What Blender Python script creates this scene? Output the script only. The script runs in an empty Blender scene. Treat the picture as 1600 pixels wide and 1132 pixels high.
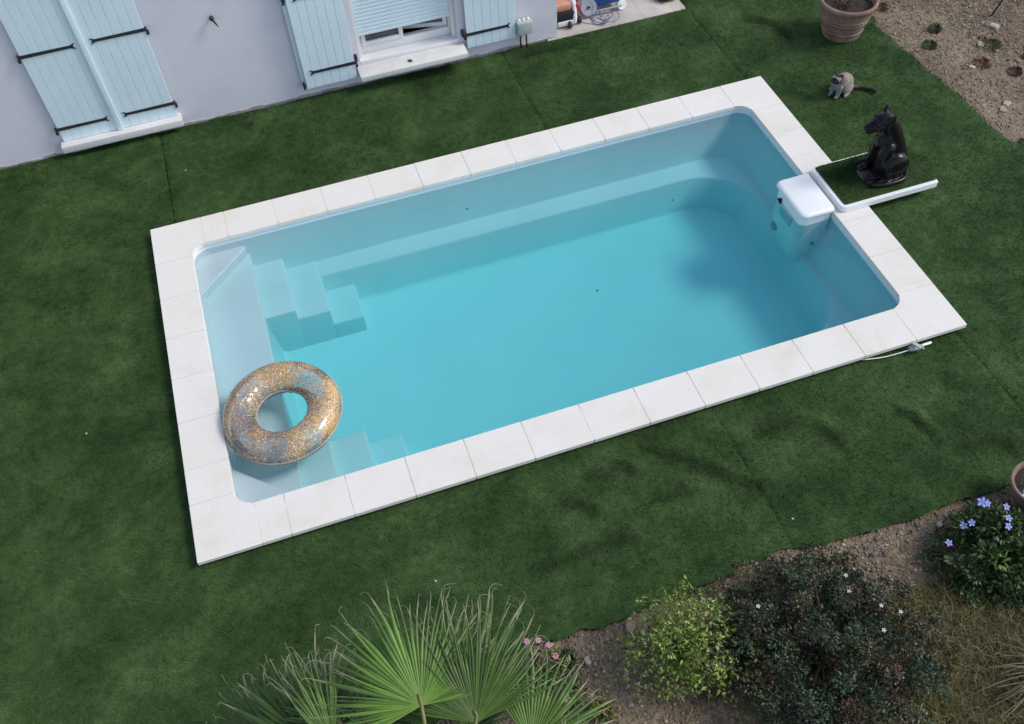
import bpy, bmesh, math, random
import numpy as np
from mathutils import Vector, Matrix, Euler
sc = bpy.context.scene
COL = sc.collection
R = math.radians
random.seed(7); RNG = np.random.default_rng(11)

# ------------------------------------------------------------ camera, light, exposure
cam_d = bpy.data.cameras.new("camera"); cam = bpy.data.objects.new("camera", cam_d); COL.objects.link(cam)
cam_d.sensor_width = 36; cam_d.lens = 33.68; cam_d.clip_end = 500
rt, dn, fw = (0.94750672, -0.31663523, -0.04442017), (-0.27648871, -0.74163029, -0.61117797), (0.16057713, 0.59137691, -0.79024574)
cam.matrix_world = Matrix(((rt[0], -dn[0], -fw[0], -1.91543), (rt[1], -dn[1], -fw[1], -6.09399), (rt[2], -dn[2], -fw[2], 6.85788), (0, 0, 0, 1)))
sc.camera = cam
world = bpy.data.worlds.new("World"); sc.world = world; world.use_nodes = True
wn = world.node_tree; bg = wn.nodes['Background']
sky = wn.nodes.new('ShaderNodeTexSky'); sky.sky_type = 'NISHITA'; sky.sun_disc = False
SUN_DIR = Vector((1.0, -0.27, 0.0)).normalized(); SUN_EL = R(45)
sky.sun_elevation = SUN_EL; sky.sun_rotation = math.atan2(SUN_DIR.x, SUN_DIR.y)
hs = wn.nodes.new('ShaderNodeHueSaturation'); hs.inputs['Saturation'].default_value = 0.74   # a hazy, milky sky
wn.links.new(sky.outputs[0], hs.inputs['Color']); wn.links.new(hs.outputs[0], bg.inputs[0])
bg.inputs[1].default_value = 0.15
sd = bpy.data.lights.new("sun", 'SUN'); sd.energy = 1.65; sd.angle = R(17); sd.color = (1.0, 0.94, 0.86)
sun = bpy.data.objects.new("sun", sd); COL.objects.link(sun)
dvec = Vector((SUN_DIR.x * math.cos(SUN_EL), SUN_DIR.y * math.cos(SUN_EL), math.sin(SUN_EL)))
sun.rotation_euler = dvec.to_track_quat('Z', 'Y').to_euler(); sun.location = dvec * 20
sc.view_settings.view_transform = 'Standard'; sc.view_settings.look = 'None'
sc.view_settings.gamma = 1; sc.view_settings.exposure = 0.35
sc.cycles.volume_bounces = 0; sc.cycles.transparent_max_bounces = 16

# ------------------------------------------------------------ helpers
def tag(o, label=None, cat=None, group=None, kind=None):
    if label: o['label'] = label
    if cat: o['category'] = cat
    if group: o['group'] = group
    if kind: o['kind'] = kind
    return o
def empty(name, loc, label, cat, group=None, rz=0):
    o = bpy.data.objects.new(name, None); COL.objects.link(o); o.location = loc; o.rotation_euler = (0, 0, rz)
    o.empty_display_size = 0.1
    return tag(o, label, cat, group)
def link(name, me, m, parent=None, smooth=False):
    o = bpy.data.objects.new(name, me); COL.objects.link(o)
    if m: me.materials.append(m)
    if parent is not None: o.parent = parent
    if smooth:
        for p in me.polygons: p.use_smooth = True
    return o
def build(name, bm, m, parent=None, smooth=False, auto=None):
    me = bpy.data.meshes.new(name); bmesh.ops.recalc_face_normals(bm, faces=bm.faces[:]); bm.to_mesh(me); bm.free()
    o = link(name, me, m, parent, smooth or auto is not None)
    if auto is not None:
        sharp = [e for e in me.edges]
        me.set_sharp_from_angle(angle=R(auto))
    return o
def npmesh(name, V, F, m, parent=None, col=None, smooth=False):
    """V (n,3), F (k,s) all of one size; col = per-vertex (n,3) colour"""
    me = bpy.data.meshes.new(name); V = np.asarray(V, np.float32); F = np.asarray(F, np.int32)
    k, s = F.shape
    me.vertices.add(len(V)); me.vertices.foreach_set('co', V.ravel())
    me.loops.add(k * s); me.loops.foreach_set('vertex_index', F.ravel())
    me.polygons.add(k); me.polygons.foreach_set('loop_start', np.arange(0, k * s, s, dtype=np.int32))
    me.polygons.foreach_set('loop_total', np.full(k, s, np.int32))
    if smooth: me.polygons.foreach_set('use_smooth', np.ones(k, bool))
    me.update(calc_edges=True)
    if col is not None:
        a = me.color_attributes.new('Col', 'FLOAT_COLOR', 'POINT')
        c = np.ones((len(V), 4), np.float32); c[:, :3] = col; a.data.foreach_set('color', c.ravel())
    return link(name, me, m, parent)
def box(bm, c, s, rz=0, bev=0, seg=2, rot=None):
    mm = Matrix.Translation(c) @ (rot if rot is not None else Matrix.Rotation(rz, 4, 'Z')) @ Matrix.Diagonal((s[0], s[1], s[2], 1))
    r = bmesh.ops.create_cube(bm, size=1, matrix=mm)
    if bev:
        es = list({e for v in r['verts'] for e in v.link_edges})
        bmesh.ops.bevel(bm, geom=es, offset=bev, segments=seg, affect='EDGES', profile=0.6)
def boxlim(bm, x0, x1, y0, y1, z0, z1, bev=0, seg=2): box(bm, ((x0+x1)/2, (y0+y1)/2, (z0+z1)/2), (x1-x0, y1-y0, z1-z0), 0, bev, seg)
def tube(bm, pts, rad, n=8, cap=True):
    pts = [Vector(p) for p in pts]; rs = rad if isinstance(rad, (list, tuple)) else [rad] * len(pts)
    rings = []; up = None
    for i, p in enumerate(pts):
        t = (pts[min(i+1, len(pts)-1)] - pts[max(i-1, 0)]).normalized()
        if up is None: up = Vector((0, 0, 1)) if abs(t.z) < 0.9 else Vector((1, 0, 0))
        a = t.cross(up).normalized(); b = t.cross(a).normalized(); up = -b if b.dot(up) < 0 else b
        a = up.cross(t).normalized()
        rings.append([bm.verts.new(p + (a * math.cos(2*math.pi*k/n) + up * math.sin(2*math.pi*k/n)) * rs[i]) for k in range(n)])
    for r0, r1 in zip(rings, rings[1:]):
        for k in range(n): bm.faces.new((r0[k], r0[(k+1) % n], r1[(k+1) % n], r1[k]))
    if cap: bm.faces.new(rings[0][::-1]); bm.faces.new(rings[-1])
def lathe(bm, prof, c=(0, 0, 0), n=40, M=None):
    rings = []
    for r, z in prof:
        ring = []
        for k in range(n):
            v = Vector((r*math.cos(2*math.pi*k/n), r*math.sin(2*math.pi*k/n), z))
            if M is not None: v = M @ v
            ring.append(bm.verts.new(v + Vector(c)))
        rings.append(ring)
    for r0, r1 in zip(rings, rings[1:]):
        for k in range(n): bm.faces.new((r0[k], r0[(k+1) % n], r1[(k+1) % n], r1[k]))
    return rings
def curvept(pts, n=8):
    """Catmull-Rom resample"""
    P = [Vector(p) for p in pts]; P = [2*P[0]-P[1]] + P + [2*P[-1]-P[-2]]; out = []
    for i in range(1, len(P)-2):
        for k in range(n):
            t = k/n; a, b, c, d = P[i-1:i+3]
            out.append(0.5*((2*b) + (c-a)*t + (2*a-5*b+4*c-d)*t*t + (3*b-a-3*c+d)*t**3))
    out.append(P[-2]); return out
def blob(name, caps, vox, m, parent=None, smooth_it=6, paint=None):
    """one continuous body: tapered capsules and ellipsoids fused by a voxel remesh"""
    bm = bmesh.new()
    for c in caps:
        if c[0] == 'c':
            _, p0, r0, p1, r1 = c; b2 = bmesh.new()
            for p, r in ((p0, r0), (p1, r1)):
                bmesh.ops.create_icosphere(b2, subdivisions=3, radius=r, matrix=Matrix.Translation(p))
            res = bmesh.ops.convex_hull(b2, input=b2.verts[:])
            dead = [v for v in b2.verts if not v.link_faces] 
            bmesh.ops.delete(b2, geom=list({g for g in res['geom_interior'] if isinstance(g, bmesh.types.BMVert)}), context='VERTS')
        else:
            _, p, r = c[:3]; rot = c[3] if len(c) > 3 else Matrix.Identity(4); b2 = bmesh.new()
            bmesh.ops.create_icosphere(b2, subdivisions=3, radius=1, matrix=Matrix.Translation(p) @ rot @ Matrix.Diagonal((*r, 1)))
        t = bpy.data.meshes.new('t'); b2.to_mesh(t); b2.free(); bm.from_mesh(t); bpy.data.meshes.remove(t)
    me = bpy.data.meshes.new(name); bm.to_mesh(me); bm.free()
    o = bpy.data.objects.new(name, me); COL.objects.link(o)
    r = o.modifiers.new('r', 'REMESH'); r.mode = 'VOXEL'; r.voxel_size = vox
    s = o.modifiers.new('s', 'SMOOTH'); s.iterations = smooth_it; s.factor = 0.5
    dg = bpy.context.evaluated_depsgraph_get(); ev = o.evaluated_get(dg)
    me2 = bpy.data.meshes.new_from_object(ev); o.modifiers.clear(); o.data = me2; me2.name = name
    me2.materials.clear(); me2.materials.append(m)
    for p in me2.polygons: p.use_smooth = True
    if paint:
        a = me2.color_attributes.new('Col', 'FLOAT_COLOR', 'POINT')
        for i, v in enumerate(me2.vertices): a.data[i].color = (*paint(v.co), 1)
    if parent is not None: o.parent = parent
    return o

# ------------------------------------------------------------ materials
def mat(name, col=(.5, .5, .5), rough=.6, metal=0, spec=.5, **kw):
    m = bpy.data.materials.new(name); m.use_nodes = True; p = m.node_tree.nodes['Principled BSDF']
    p.inputs['Base Color'].default_value = (*col, 1); p.inputs['Roughness'].default_value = rough
    p.inputs['Metallic'].default_value = metal; p.inputs['Specular IOR Level'].default_value = spec
    for k, v in kw.items(): p.inputs[k.replace('_', ' ')].default_value = v
    return m
def N(m, t, **ins):
    n = m.node_tree.nodes.new(t)
    for k, v in ins.items():
        if k in n.inputs.keys(): n.inputs[k].default_value = v
        else: setattr(n, k, v)
    return n
def L(m, a, b): m.node_tree.links.new(a, b)
def noise_col(m, scale, stops, detail=4, coord='Object', target='Base Color', rough=.6, dist=0):
    """object-space noise through a colour ramp"""
    tc = N(m, 'ShaderNodeTexCoord'); nz = N(m, 'ShaderNodeTexNoise', Scale=scale, Detail=detail, Roughness=rough, Distortion=dist)
    L(m, tc.outputs[coord], nz.inputs['Vector']); cr = N(m, 'ShaderNodeValToRGB')
    e = cr.color_ramp.elements
    while len(e) < len(stops): e.new(0.5)
    for x, (p, c) in zip(e, stops): x.position = p; x.color = (*c, 1)
    L(m, nz.outputs['Fac'], cr.inputs[0])
    if target: L(m, cr.outputs[0], m.node_tree.nodes['Principled BSDF'].inputs[target])
    return cr, nz, tc
def bump(m, scale, strength, dist=.01, detail=3, rough=.6):
    tc = N(m, 'ShaderNodeTexCoord'); nz = N(m, 'ShaderNodeTexNoise', Scale=scale, Detail=detail, Roughness=rough)
    b = N(m, 'ShaderNodeBump', Strength=strength, Distance=dist)
    L(m, tc.outputs['Object'], nz.inputs['Vector']); L(m, nz.outputs['Fac'], b.inputs['Height'])
    L(m, b.outputs[0], m.node_tree.nodes['Principled BSDF'].inputs['Normal']); return b
def mul(m, a, b, fac=1.0, mode='MULTIPLY'):
    x = N(m, 'ShaderNodeMix', data_type='RGBA', blend_type=mode); x.inputs[0].default_value = fac
    L(m, a, x.inputs[6]); L(m, b, x.inputs[7]); return x.outputs[2]
def attr_mat(name, rough=.6, noise=None, var=.0, **kw):
    """base colour from the mesh's Col attribute, broken up by noise"""
    m = mat(name, rough=rough, **kw); a = N(m, 'ShaderNodeVertexColor', layer_name='Col'); out = a.outputs[0]
    if noise:
        cr, _, _ = noise_col(m, noise, [(.25, (1-var,)*3), (.75, (1+var,)*3)], target=None); out = mul(m, out, cr.outputs[0])
    L(m, out, m.node_tree.nodes['Principled BSDF'].inputs['Base Color']); return m

M = {}
# coping stone: one tone per slab, with faint ochre staining
m = M['stone'] = mat('limestone', rough=.75, spec=.3); a = N(m, 'ShaderNodeVertexColor', layer_name='Col')
cr, _, _ = noise_col(m, 2.2, [(.35, (1, 1, 1)), (.52, (.98, .97, .945)), (.66, (.94, .915, .86)), (.8, (.86, .80, .70))], detail=10, target=None, dist=.6)
cr2, _, _ = noise_col(m, 45, [(.3, (.94,)*3), (.7, (1.02,)*3)], target=None)
L(m, mul(m, mul(m, a.outputs[0], cr.outputs[0]), cr2.outputs[0]), m.node_tree.nodes['Principled BSDF'].inputs['Base Color']); bump(m, 60, .25, .003)
m = M['mortar'] = mat('mortar', (.52, .48, .43), .9); noise_col(m, 12, [(.3, (.62, .57, .50)), (.7, (.76, .72, .65))])
m = M['concrete'] = mat('concrete', (.3, .29, .27), .9); noise_col(m, 7, [(.3, (.16, .155, .15)), (.7, (.42, .40, .38))], detail=8); bump(m, 30, .6, .01)
m = M['shell'] = mat('gelcoat', (.80, .87, .90), .35); noise_col(m, 1.3, [(.3, (.70, .76, .805)), (.7, (.745, .80, .845))], detail=5)
m = M['wall'] = mat('render_wall', (.6, .57, .64), .9, spec=.2)
cr, _, _ = noise_col(m, 1.1, [(.3, (.655, .635, .695)), (.5, (.715, .695, .755)), (.7, (.75, .73, .79))], detail=7, target=None)
cr2, _, _ = noise_col(m, 90, [(.3, (.94,)*3), (.7, (1.04,)*3)], target=None)
L(m, mul(m, cr.outputs[0], cr2.outputs[0]), m.node_tree.nodes['Principled BSDF'].inputs['Base Color']); bump(m, 120, .35, .004)
m = M['plinth'] = mat('plinth_render', (.4, .37, .36), .9); noise_col(m, 6, [(.3, (.26, .24, .22)), (.7, (.52, .49, .48))], detail=8)
m = M['shutter'] = mat('shutter_paint', (.55, .68, .76), .5); noise_col(m, 3, [(.3, (.66, .80, .87)), (.7, (.73, .85, .91))], detail=6); bump(m, 25, .1, .003)
m = M['groove'] = mat('groove_shade', (.20, .27, .34), .8)
m = M['white'] = mat('white_paint', (.78, .78, .78), .4); noise_col(m, 4, [(.3, (.72, .72, .72)), (.7, (.82, .82, .82))], detail=6)
m = M['plastic'] = mat('white_plastic', (.84, .86, .87), .3); noise_col(m, 3, [(.3, (.84, .86, .865)), (.7, (.89, .905, .91))], detail=6)
m = M['iron'] = mat('black_iron', (.022, .023, .028), .5); noise_col(m, 20, [(.3, (.016, .016, .02)), (.7, (.035, .034, .036))])
m = M['glass'] = mat('window_glass', (.05, .055, .065), .06, spec=.8); noise_col(m, 5, [(.3, (.035, .04, .05)), (.7, (.09, .09, .10))], detail=2)
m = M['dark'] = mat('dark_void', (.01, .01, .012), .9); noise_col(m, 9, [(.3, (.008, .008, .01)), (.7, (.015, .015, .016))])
m = M['sill'] = mat('sill_stone', (.72, .70, .68), .7); noise_col(m, 6, [(.3, (.66, .64, .61)), (.7, (.77, .75, .74))], detail=8)
m = M['terracotta'] = mat('terracotta', (.36, .2, .14), .85, spec=.2)
noise_col(m, 5, [(.25, (.17, .105, .08)), (.45, (.24, .155, .12)), (.6, (.30, .215, .175)), (.8, (.40, .335, .29))], detail=8, dist=.5); bump(m, 40, .3, .004)
m = M['soilpot'] = mat('potting_soil', (.05, .035, .025), .95); noise_col(m, 30, [(.3, (.02, .014, .01)), (.7, (.08, .055, .04))], detail=6); bump(m, 40, 1, .02)
m = M['panther'] = mat('black_lacquer', (.006, .006, .007), .27, spec=.24); noise_col(m, 8, [(.3, (.004, .004, .005)), (.7, (.010, .009, .010))]); bump(m, 18, .2, .006)
m = M['bronze'] = mat('worn_brown_base', (.06, .04, .035), .5); noise_col(m, 15, [(.3, (.03, .02, .018)), (.7, (.11, .075, .065))])
m = M['fur'] = attr_mat('cat_fur', .9, 60, .14); bump(m, 90, .5, .006)
m = M['leaf'] = attr_mat('leaf', .45, 14, .22, spec=.35)
m = M['palmleaf'] = attr_mat('palm_leaf', .42, 18, .15, spec=.4)
m = M['bark'] = mat('bark', (.10, .07, .05), .9); noise_col(m, 14, [(.3, (.05, .035, .025)), (.7, (.19, .14, .10))], detail=8); bump(m, 30, .8, .02)
m = M['petal'] = attr_mat('petal', .6, 30, .08)
m = M['blue'] = mat('blue_plastic', (.012, .07, .28), .3); noise_col(m, 5, [(.3, (.01, .055, .23)), (.7, (.016, .09, .33))])
m = M['bluecable'] = mat('blue_cable', (.03, .08, .27), .4); noise_col(m, 8, [(.3, (.015, .05, .2)), (.7, (.04, .11, .32))])
m = M['grey_blue'] = mat('recess_shade_plastic', (.55, .62, .66), .4); noise_col(m, 6, [(.3, (.50, .57, .61)), (.7, (.60, .66, .70))])
m = M['grey'] = mat('grey_plastic', (.30, .31, .34), .4); noise_col(m, 8, [(.3, (.26, .27, .30)), (.7, (.35, .36, .39))])
m = M['red'] = mat('red_plastic', (.42, .04, .04), .4); noise_col(m, 8, [(.3, (.34, .03, .03)), (.7, (.5, .06, .06))])
m = M['peach'] = mat('faded_orange', (.55, .26, .17), .6); noise_col(m, 8, [(.3, (.48, .22, .14)), (.7, (.6, .3, .2))])
m = M['boxgrey'] = mat('grey_green_box', (.42, .48, .45), .5); noise_col(m, 8, [(.3, (.38, .44, .41)), (.7, (.47, .52, .49))])
m = M['tile'] = mat('patio_paving', (.5, .46, .42), .8)
cr, _, _ = noise_col(m, 1.8, [(.3, (.38, .35, .33)), (.7, (.66, .60, .52))], detail=9, target=None, dist=.3)
tc = N(m, 'ShaderNodeTexCoord'); br = N(m, 'ShaderNodeTexBrick', Scale=1.0)
br.offset = 0; br.inputs['Brick Width'].default_value = .4; br.inputs['Row Height'].default_value = .4; br.inputs['Mortar Size'].default_value = .006
br.inputs['Color1'].default_value = (1, 1, 1, 1); br.inputs['Color2'].default_value = (.93, .92, .9, 1); br.inputs['Mortar'].default_value = (.8, .78, .75, 1)
L(m, tc.outputs['Object'], br.inputs['Vector']); L(m, mul(m, cr.outputs[0], br.outputs[0]), m.node_tree.nodes['Principled BSDF'].inputs['Base Color']); bump(m, 50, .3, .004)
# ground: stony earth
m = M['soil'] = mat('stony_earth', (.2, .15, .12), .95, spec=.1)
cr, _, _ = noise_col(m, .9, [(.25, (.15, .105, .068)), (.5, (.245, .19, .135)), (.75, (.36, .30, .225))], detail=10, target=None, rough=.7)
cr2, _, _ = noise_col(m, 28, [(.3, (.42, .40, .38)), (.7, (1.5, 1.5, 1.5))], detail=9, target=None, rough=.75)
L(m, mul(m, cr.outputs[0], cr2.outputs[0]), m.node_tree.nodes['Principled BSDF'].inputs['Base Color']); bump(m, 22, 1, .03, 8)
# turf
def turf_material(name, gain, fold_shade=False):
    m = mat(name, rough=.75, spec=.15)
    cr, _, _ = noise_col(m, 1.5, [(.25, (.026, .062, .016)), (.45, (.042, .090, .025)), (.6, (.060, .118, .036)), (.8, (.074, .138, .050))], detail=7, target=None, dist=.3, rough=.6)
    cr2, _, _ = noise_col(m, 130, [(.3, (.62, .66, .58)), (.7, (1.45, 1.4, 1.4))], detail=2, target=None, rough=.7)
    cr4, _, _ = noise_col(m, 3.2, [(.32, (.70, .74, .68)), (.5, (.96, .97, .94)), (.68, (1.30, 1.22, 1.36))], detail=5, target=None, dist=.35, rough=.58)  # broad patches: sheen of the leaning pile, painted as colour
    cr3, _, _ = noise_col(m, 14, [(.3, (.70*gain, .74*gain, .70*gain)), (.7, (1.34*gain, 1.28*gain, 1.34*gain))], detail=6, target=None, rough=.7)
    o_ = mul(m, mul(m, mul(m, cr.outputs[0], cr2.outputs[0]), cr3.outputs[0]), cr4.outputs[0])
    if fold_shade: o_ = mul(m, o_, N(m, 'ShaderNodeVertexColor', layer_name='Col').outputs[0])      # shade of the folds painted into the colour, with their flattened pile
    L(m, o_, m.node_tree.nodes['Principled BSDF'].inputs['Base Color']); return m
M['turf'] = turf_material('turf_pile', .8, True); bump(M['turf'], 160, .7, .01)
M['blade'] = turf_material('turf_blade', 1.0, True); M['blade_dark'] = turf_material('dark_turf_blade', .68)  # pile of the cover panel: same turf colours, only darker
M['pebble'] = attr_mat('pebble', .85, 25, .2, spec=.2)
M['straw'] = attr_mat('straw', .8, 30, .15, spec=.2)
# water: clear, absorbing the red end of the light
m = M['water'] = bpy.data.materials.new('pool_water'); m.use_nodes = True; nt = m.node_tree; nt.nodes.clear()
o_ = N(m, 'ShaderNodeOutputMaterial'); tr = N(m, 'ShaderNodeBsdfTransparent'); gl = N(m, 'ShaderNodeBsdfGlossy', Roughness=.015); fr = N(m, 'ShaderNodeFresnel', IOR=1.33); mx = N(m, 'ShaderNodeMixShader')
tc = N(m, 'ShaderNodeTexCoord'); nz = N(m, 'ShaderNodeTexNoise', Scale=2.2, Detail=3.0); bp = N(m, 'ShaderNodeBump', Strength=.06, Distance=.02)
L(m, tc.outputs['Object'], nz.inputs['Vector']); L(m, nz.outputs['Fac'], bp.inputs['Height']); L(m, bp.outputs[0], gl.inputs['Normal']); L(m, bp.outputs[0], fr.inputs['Normal'])
L(m, fr.outputs[0], mx.inputs[0]); L(m, tr.outputs[0], mx.inputs[1]); L(m, gl.outputs[0], mx.inputs[2]); L(m, mx.outputs[0], o_.inputs['Surface'])
va = N(m, 'ShaderNodeVolumeAbsorption', Density=1.0); va.inputs['Color'].default_value = (.46, .965, .978, 1); L(m, va.outputs[0], o_.inputs['Volume'])
# glitter ring
m = M['ring'] = bpy.data.materials.new('glitter_vinyl'); m.use_nodes = True; nt = m.node_tree; p = nt.nodes['Principled BSDF']; out = nt.nodes['Material Output']
tc = N(m, 'ShaderNodeTexCoord'); vo = N(m, 'ShaderNodeTexVoronoi', Scale=165.0); L(m, tc.outputs['Object'], vo.inputs['Vector'])
sx = N(m, 'ShaderNodeSeparateColor'); L(m, vo.outputs['Color'], sx.inputs[0])
cr = N(m, 'ShaderNodeValToRGB'); cr.color_ramp.interpolation = 'CONSTANT'; e = cr.color_ramp.elements
cs = [(0, (.56, .27, .03)), (.3, (.68, .42, .09)), (.58, (.46, .17, .04)), (.70, (.42, .34, .42)), (.78, (.85, .76, .60)), (.92, (.30, .20, .12))]
while len(e) < len(cs): e.new(.5)
for x, (q, c) in zip(e, cs): x.position = q; x.color = (*c, 1)
L(m, sx.outputs[0], cr.inputs[0]); L(m, cr.outputs[0], p.inputs['Base Color'])
p.inputs['Roughness'].default_value = .42; p.inputs['Metallic'].default_value = .05; p.inputs['Coat Weight'].default_value = 1; p.inputs['Coat Roughness'].default_value = .06
n1 = N(m, 'ShaderNodeTexNoise', Scale=3.4, Detail=4.0); L(m, tc.outputs['Object'], n1.inputs['Vector'])
add = N(m, 'ShaderNodeMath', operation='MULTIPLY_ADD'); L(m, n1.outputs['Fac'], add.inputs[0]); add.inputs[1].default_value = 2.6; add.inputs[2].default_value = -.88
gt = N(m, 'ShaderNodeMath', operation='LESS_THAN'); L(m, sx.outputs[1], gt.inputs[0]); L(m, add.outputs[0], gt.inputs[1])
tr = N(m, 'ShaderNodeBsdfTransparent'); tr.inputs[0].default_value = (.93, .94, .96, 1); gl = N(m, 'ShaderNodeBsdfGlossy', Roughness=.08); lw = N(m, 'ShaderNodeFresnel', IOR=1.5)
df = N(m, 'ShaderNodeBsdfDiffuse'); df.inputs[0].default_value = (.62, .62, .68, 1); mf = N(m, 'ShaderNodeMixShader'); mf.inputs[0].default_value = .16
L(m, tr.outputs[0], mf.inputs[1]); L(m, df.outputs[0], mf.inputs[2])
ma = N(m, 'ShaderNodeMixShader'); L(m, lw.outputs[0], ma.inputs[0]); L(m, mf.outputs[0], ma.inputs[1]); L(m, gl.outputs[0], ma.inputs[2])
mb = N(m, 'ShaderNodeMixShader'); L(m, gt.outputs[0], mb.inputs[0]); L(m, ma.outputs[0], mb.inputs[1]); L(m, p.outputs[0], mb.inputs[2]); L(m, mb.outputs[0], out.inputs['Surface'])
m = M['vinyl'] = mat('clear_vinyl_seam', (.5, .47, .45), .25); noise_col(m, 40, [(.3, (.36, .30, .22)), (.7, (.55, .52, .52))])

# ------------------------------------------------------------ value noise for the ground meshes
_pt = RNG.random((256, 256))
def vnoise(x, y, s):
    x = np.asarray(x) * s + 50.3; y = np.asarray(y) * s + 31.7; xi = np.floor(x).astype(int); yi = np.floor(y).astype(int)
    fx = x - xi; fy = y - yi; fx = fx*fx*(3-2*fx); fy = fy*fy*(3-2*fy)
    g = lambda a, b: _pt[a % 256, b % 256]
    return (g(xi, yi)*(1-fx)+g(xi+1, yi)*fx)*(1-fy) + (g(xi, yi+1)*(1-fx)+g(xi+1, yi+1)*fx)*fy
def fbm(x, y, s, o=4):
    return sum(vnoise(x, y, s*2**k)/2**(k+1) for k in range(o))

# edges of the turf: wobbling lines
def edge_right(y): return 5.47 + .13*np.sin(y*1.3+2) * .5 + (fbm(np.asarray(y), 0, 1.6)-.47)*.22 + (vnoise(y, 3, 9)-.5)*.04
def edge_front(x): return -3.50 + (fbm(np.asarray(x), 7, 1.2)-.47)*.16 + (vnoise(x, 9, 9)-.5)*.05 + .10*np.exp(-((np.asarray(x)-.75)/.5)**2)
def edge_back(x): # along the house wall and the patio
    return 3.735 - np.abs(fbm(np.asarray(x), 21, 1.5)-.5)*.10 - (vnoise(x, 2, 7)-.5)*.03
FOLDS = [[(1.15, -2.36), (1.29, -2.33), (1.52, -2.33), (1.71, -2.42), (1.79, -2.61), (1.80, -2.80)], [(.25, -2.19), (.53, -2.40), (.76, -2.64), (.93, -2.78), (1.13, -2.89)],
         [(-.38, -2.29), (-.22, -2.25), (-.02, -2.26), (.09, -2.41)], [(-.68, -2.42), (-.55, -2.44), (-.43, -2.51), (-.38, -2.71)], [(-1.0, -2.94), (-.78, -2.90), (-.33, -2.89), (-.11, -2.94)],
         [(2.39, -2.53), (2.56, -2.67), (2.59, -2.96)], [(.09, -2.61), (.36, -2.64), (.48, -2.75)], [(2.63, -3.04), (2.96, -3.09), (3.16, -3.23)], 
         [(.95, 3.57), (1.38, 3.52), (1.9, 3.46)], [(3.9, 3.3), (4.2, 3.0), (4.3, 2.6)]]
def fold_mask(x, y, w=.055):
    """1 along the folds of the turf, fading to 0 beside them"""
    x, y = np.asarray(x, float), np.asarray(y, float); out = np.zeros(np.broadcast(x, y).shape); ww = w*(.6+1.1*vnoise(x, y, 4)); tx = x+.05*(vnoise(x, y, 5)-.5); ty = y+.05*(vnoise(y, x, 5)-.5)
    for P in FOLDS:
        n = len(P)-1
        for k, ((ax_, ay), (bx_, by)) in enumerate(zip(P, P[1:])):
            dx, dy = bx_-ax_, by-ay; t = np.clip(((tx-ax_)*dx+(ty-ay)*dy)/(dx*dx+dy*dy), 0, 1); d = np.hypot(tx-ax_-t*dx, ty-ay-t*dy)
            u = (k+t)/n; out = np.maximum(out, np.exp(-(d/ww)**2)*np.clip(np.minimum(u, 1-u)*5+.15, 0, 1))
    return out
def turf_h(x, y):
    h = (fbm(x, y, .8, 3)-.45)*.018 + (vnoise(x, y, 3.1)-.5)*.006
    h = h - .030*fold_mask(x, y, .04) + .020*fold_mask(np.asarray(x)-.07, np.asarray(y)-.03, .05)
    # raised folds by the wall near the corner and beside the window
    h = h + .035*np.exp(-((y-3.45-.10*(x-1.3))/.07)**2)*np.clip((x-.9)/.3, 0, 1)*np.clip((2.3-x)/.3, 0, 1)
    h = h + .02*np.exp(-((y-3.62)/.06)**2)
    return h
TZ = -.10
SEAMS = [-3.25, .93, 3.415]
def seam_x(i, y):
    if i == 1: return .90 + .012*(y<0) + (3.7-y)*.012
    if i == 2: return 3.385 + (3.7-y)*.010
    return -3.26 + .0*y
def soil_h(x, y): return (fbm(x, y, 1.1, 5)-.47)*.12 + (fbm(x, y, 7, 3)-.45)*.03
def in_turf(x, y):
    back = np.where(x < 1.64, edge_back(x), np.where(x < 3.3, edge_back(x)-.02, 9.0))
    return (x < edge_right(y)) & (y > edge_front(x)) & (y < back)
def in_pool(x, y, g=.0): return (np.abs(x) < 3.47+g) & (np.abs(y) < 1.985+g)

# ------------------------------------------------------------ the ground
def grid_mesh(xs, ys, hf, keep, name, m):
    X, Y = np.meshgrid(xs, ys, indexing='ij'); Z = hf(X, Y)
    V = np.stack([X, Y, Z], -1).reshape(-1, 3); nx, ny = len(xs), len(ys)
    i, j = np.meshgrid(np.arange(nx-1), np.arange(ny-1), indexing='ij')
    F = np.stack([i*ny+j, (i+1)*ny+j, (i+1)*ny+j+1, i*ny+j+1], -1).reshape(-1, 4)
    c = V[F].mean(1); F = F[keep(c[:, 0], c[:, 1])]
    used = np.unique(F); mp = np.zeros(len(V), int); mp[used] = np.arange(len(used))
    return npmesh(name, V[used], mp[F], m, smooth=True)
def ax(lo, hi, fine0, fine1, st):
    a = np.arange(fine0, fine1, st); l = fine0 - np.geomspace(st, fine0-lo, 22)[::-1]; r = a[-1] + np.geomspace(st, hi-a[-1], 22)
    return np.concatenate([l, a, r])
def ground_h(x, y):
    d = np.minimum(np.minimum(edge_right(y)-x, y-edge_front(x)), 9)      # under the turf the soil lies lower
    w = np.clip(d/.06, 0, 1)
    far = np.clip((np.hypot(x, y)-12)/30, 0, 1)
    patio = (x > -9) & (y > 3.6) & (x < 3.6)
    h = TZ - .022 + soil_h(x, y)*(1-w)*(1-.8*np.exp(-(np.minimum(np.abs(d), 3)/.15)**2)) - .03*w
    return np.where(patio, TZ-.05, h)
g = grid_mesh(ax(-60, 60, -6.5, 9.5, .04), ax(-60, 60, -7, 5.5, .04), ground_h, lambda x, y: ~in_pool(x, y, -.22), 'ground', M['soil']); tag(g, kind='structure')
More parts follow.
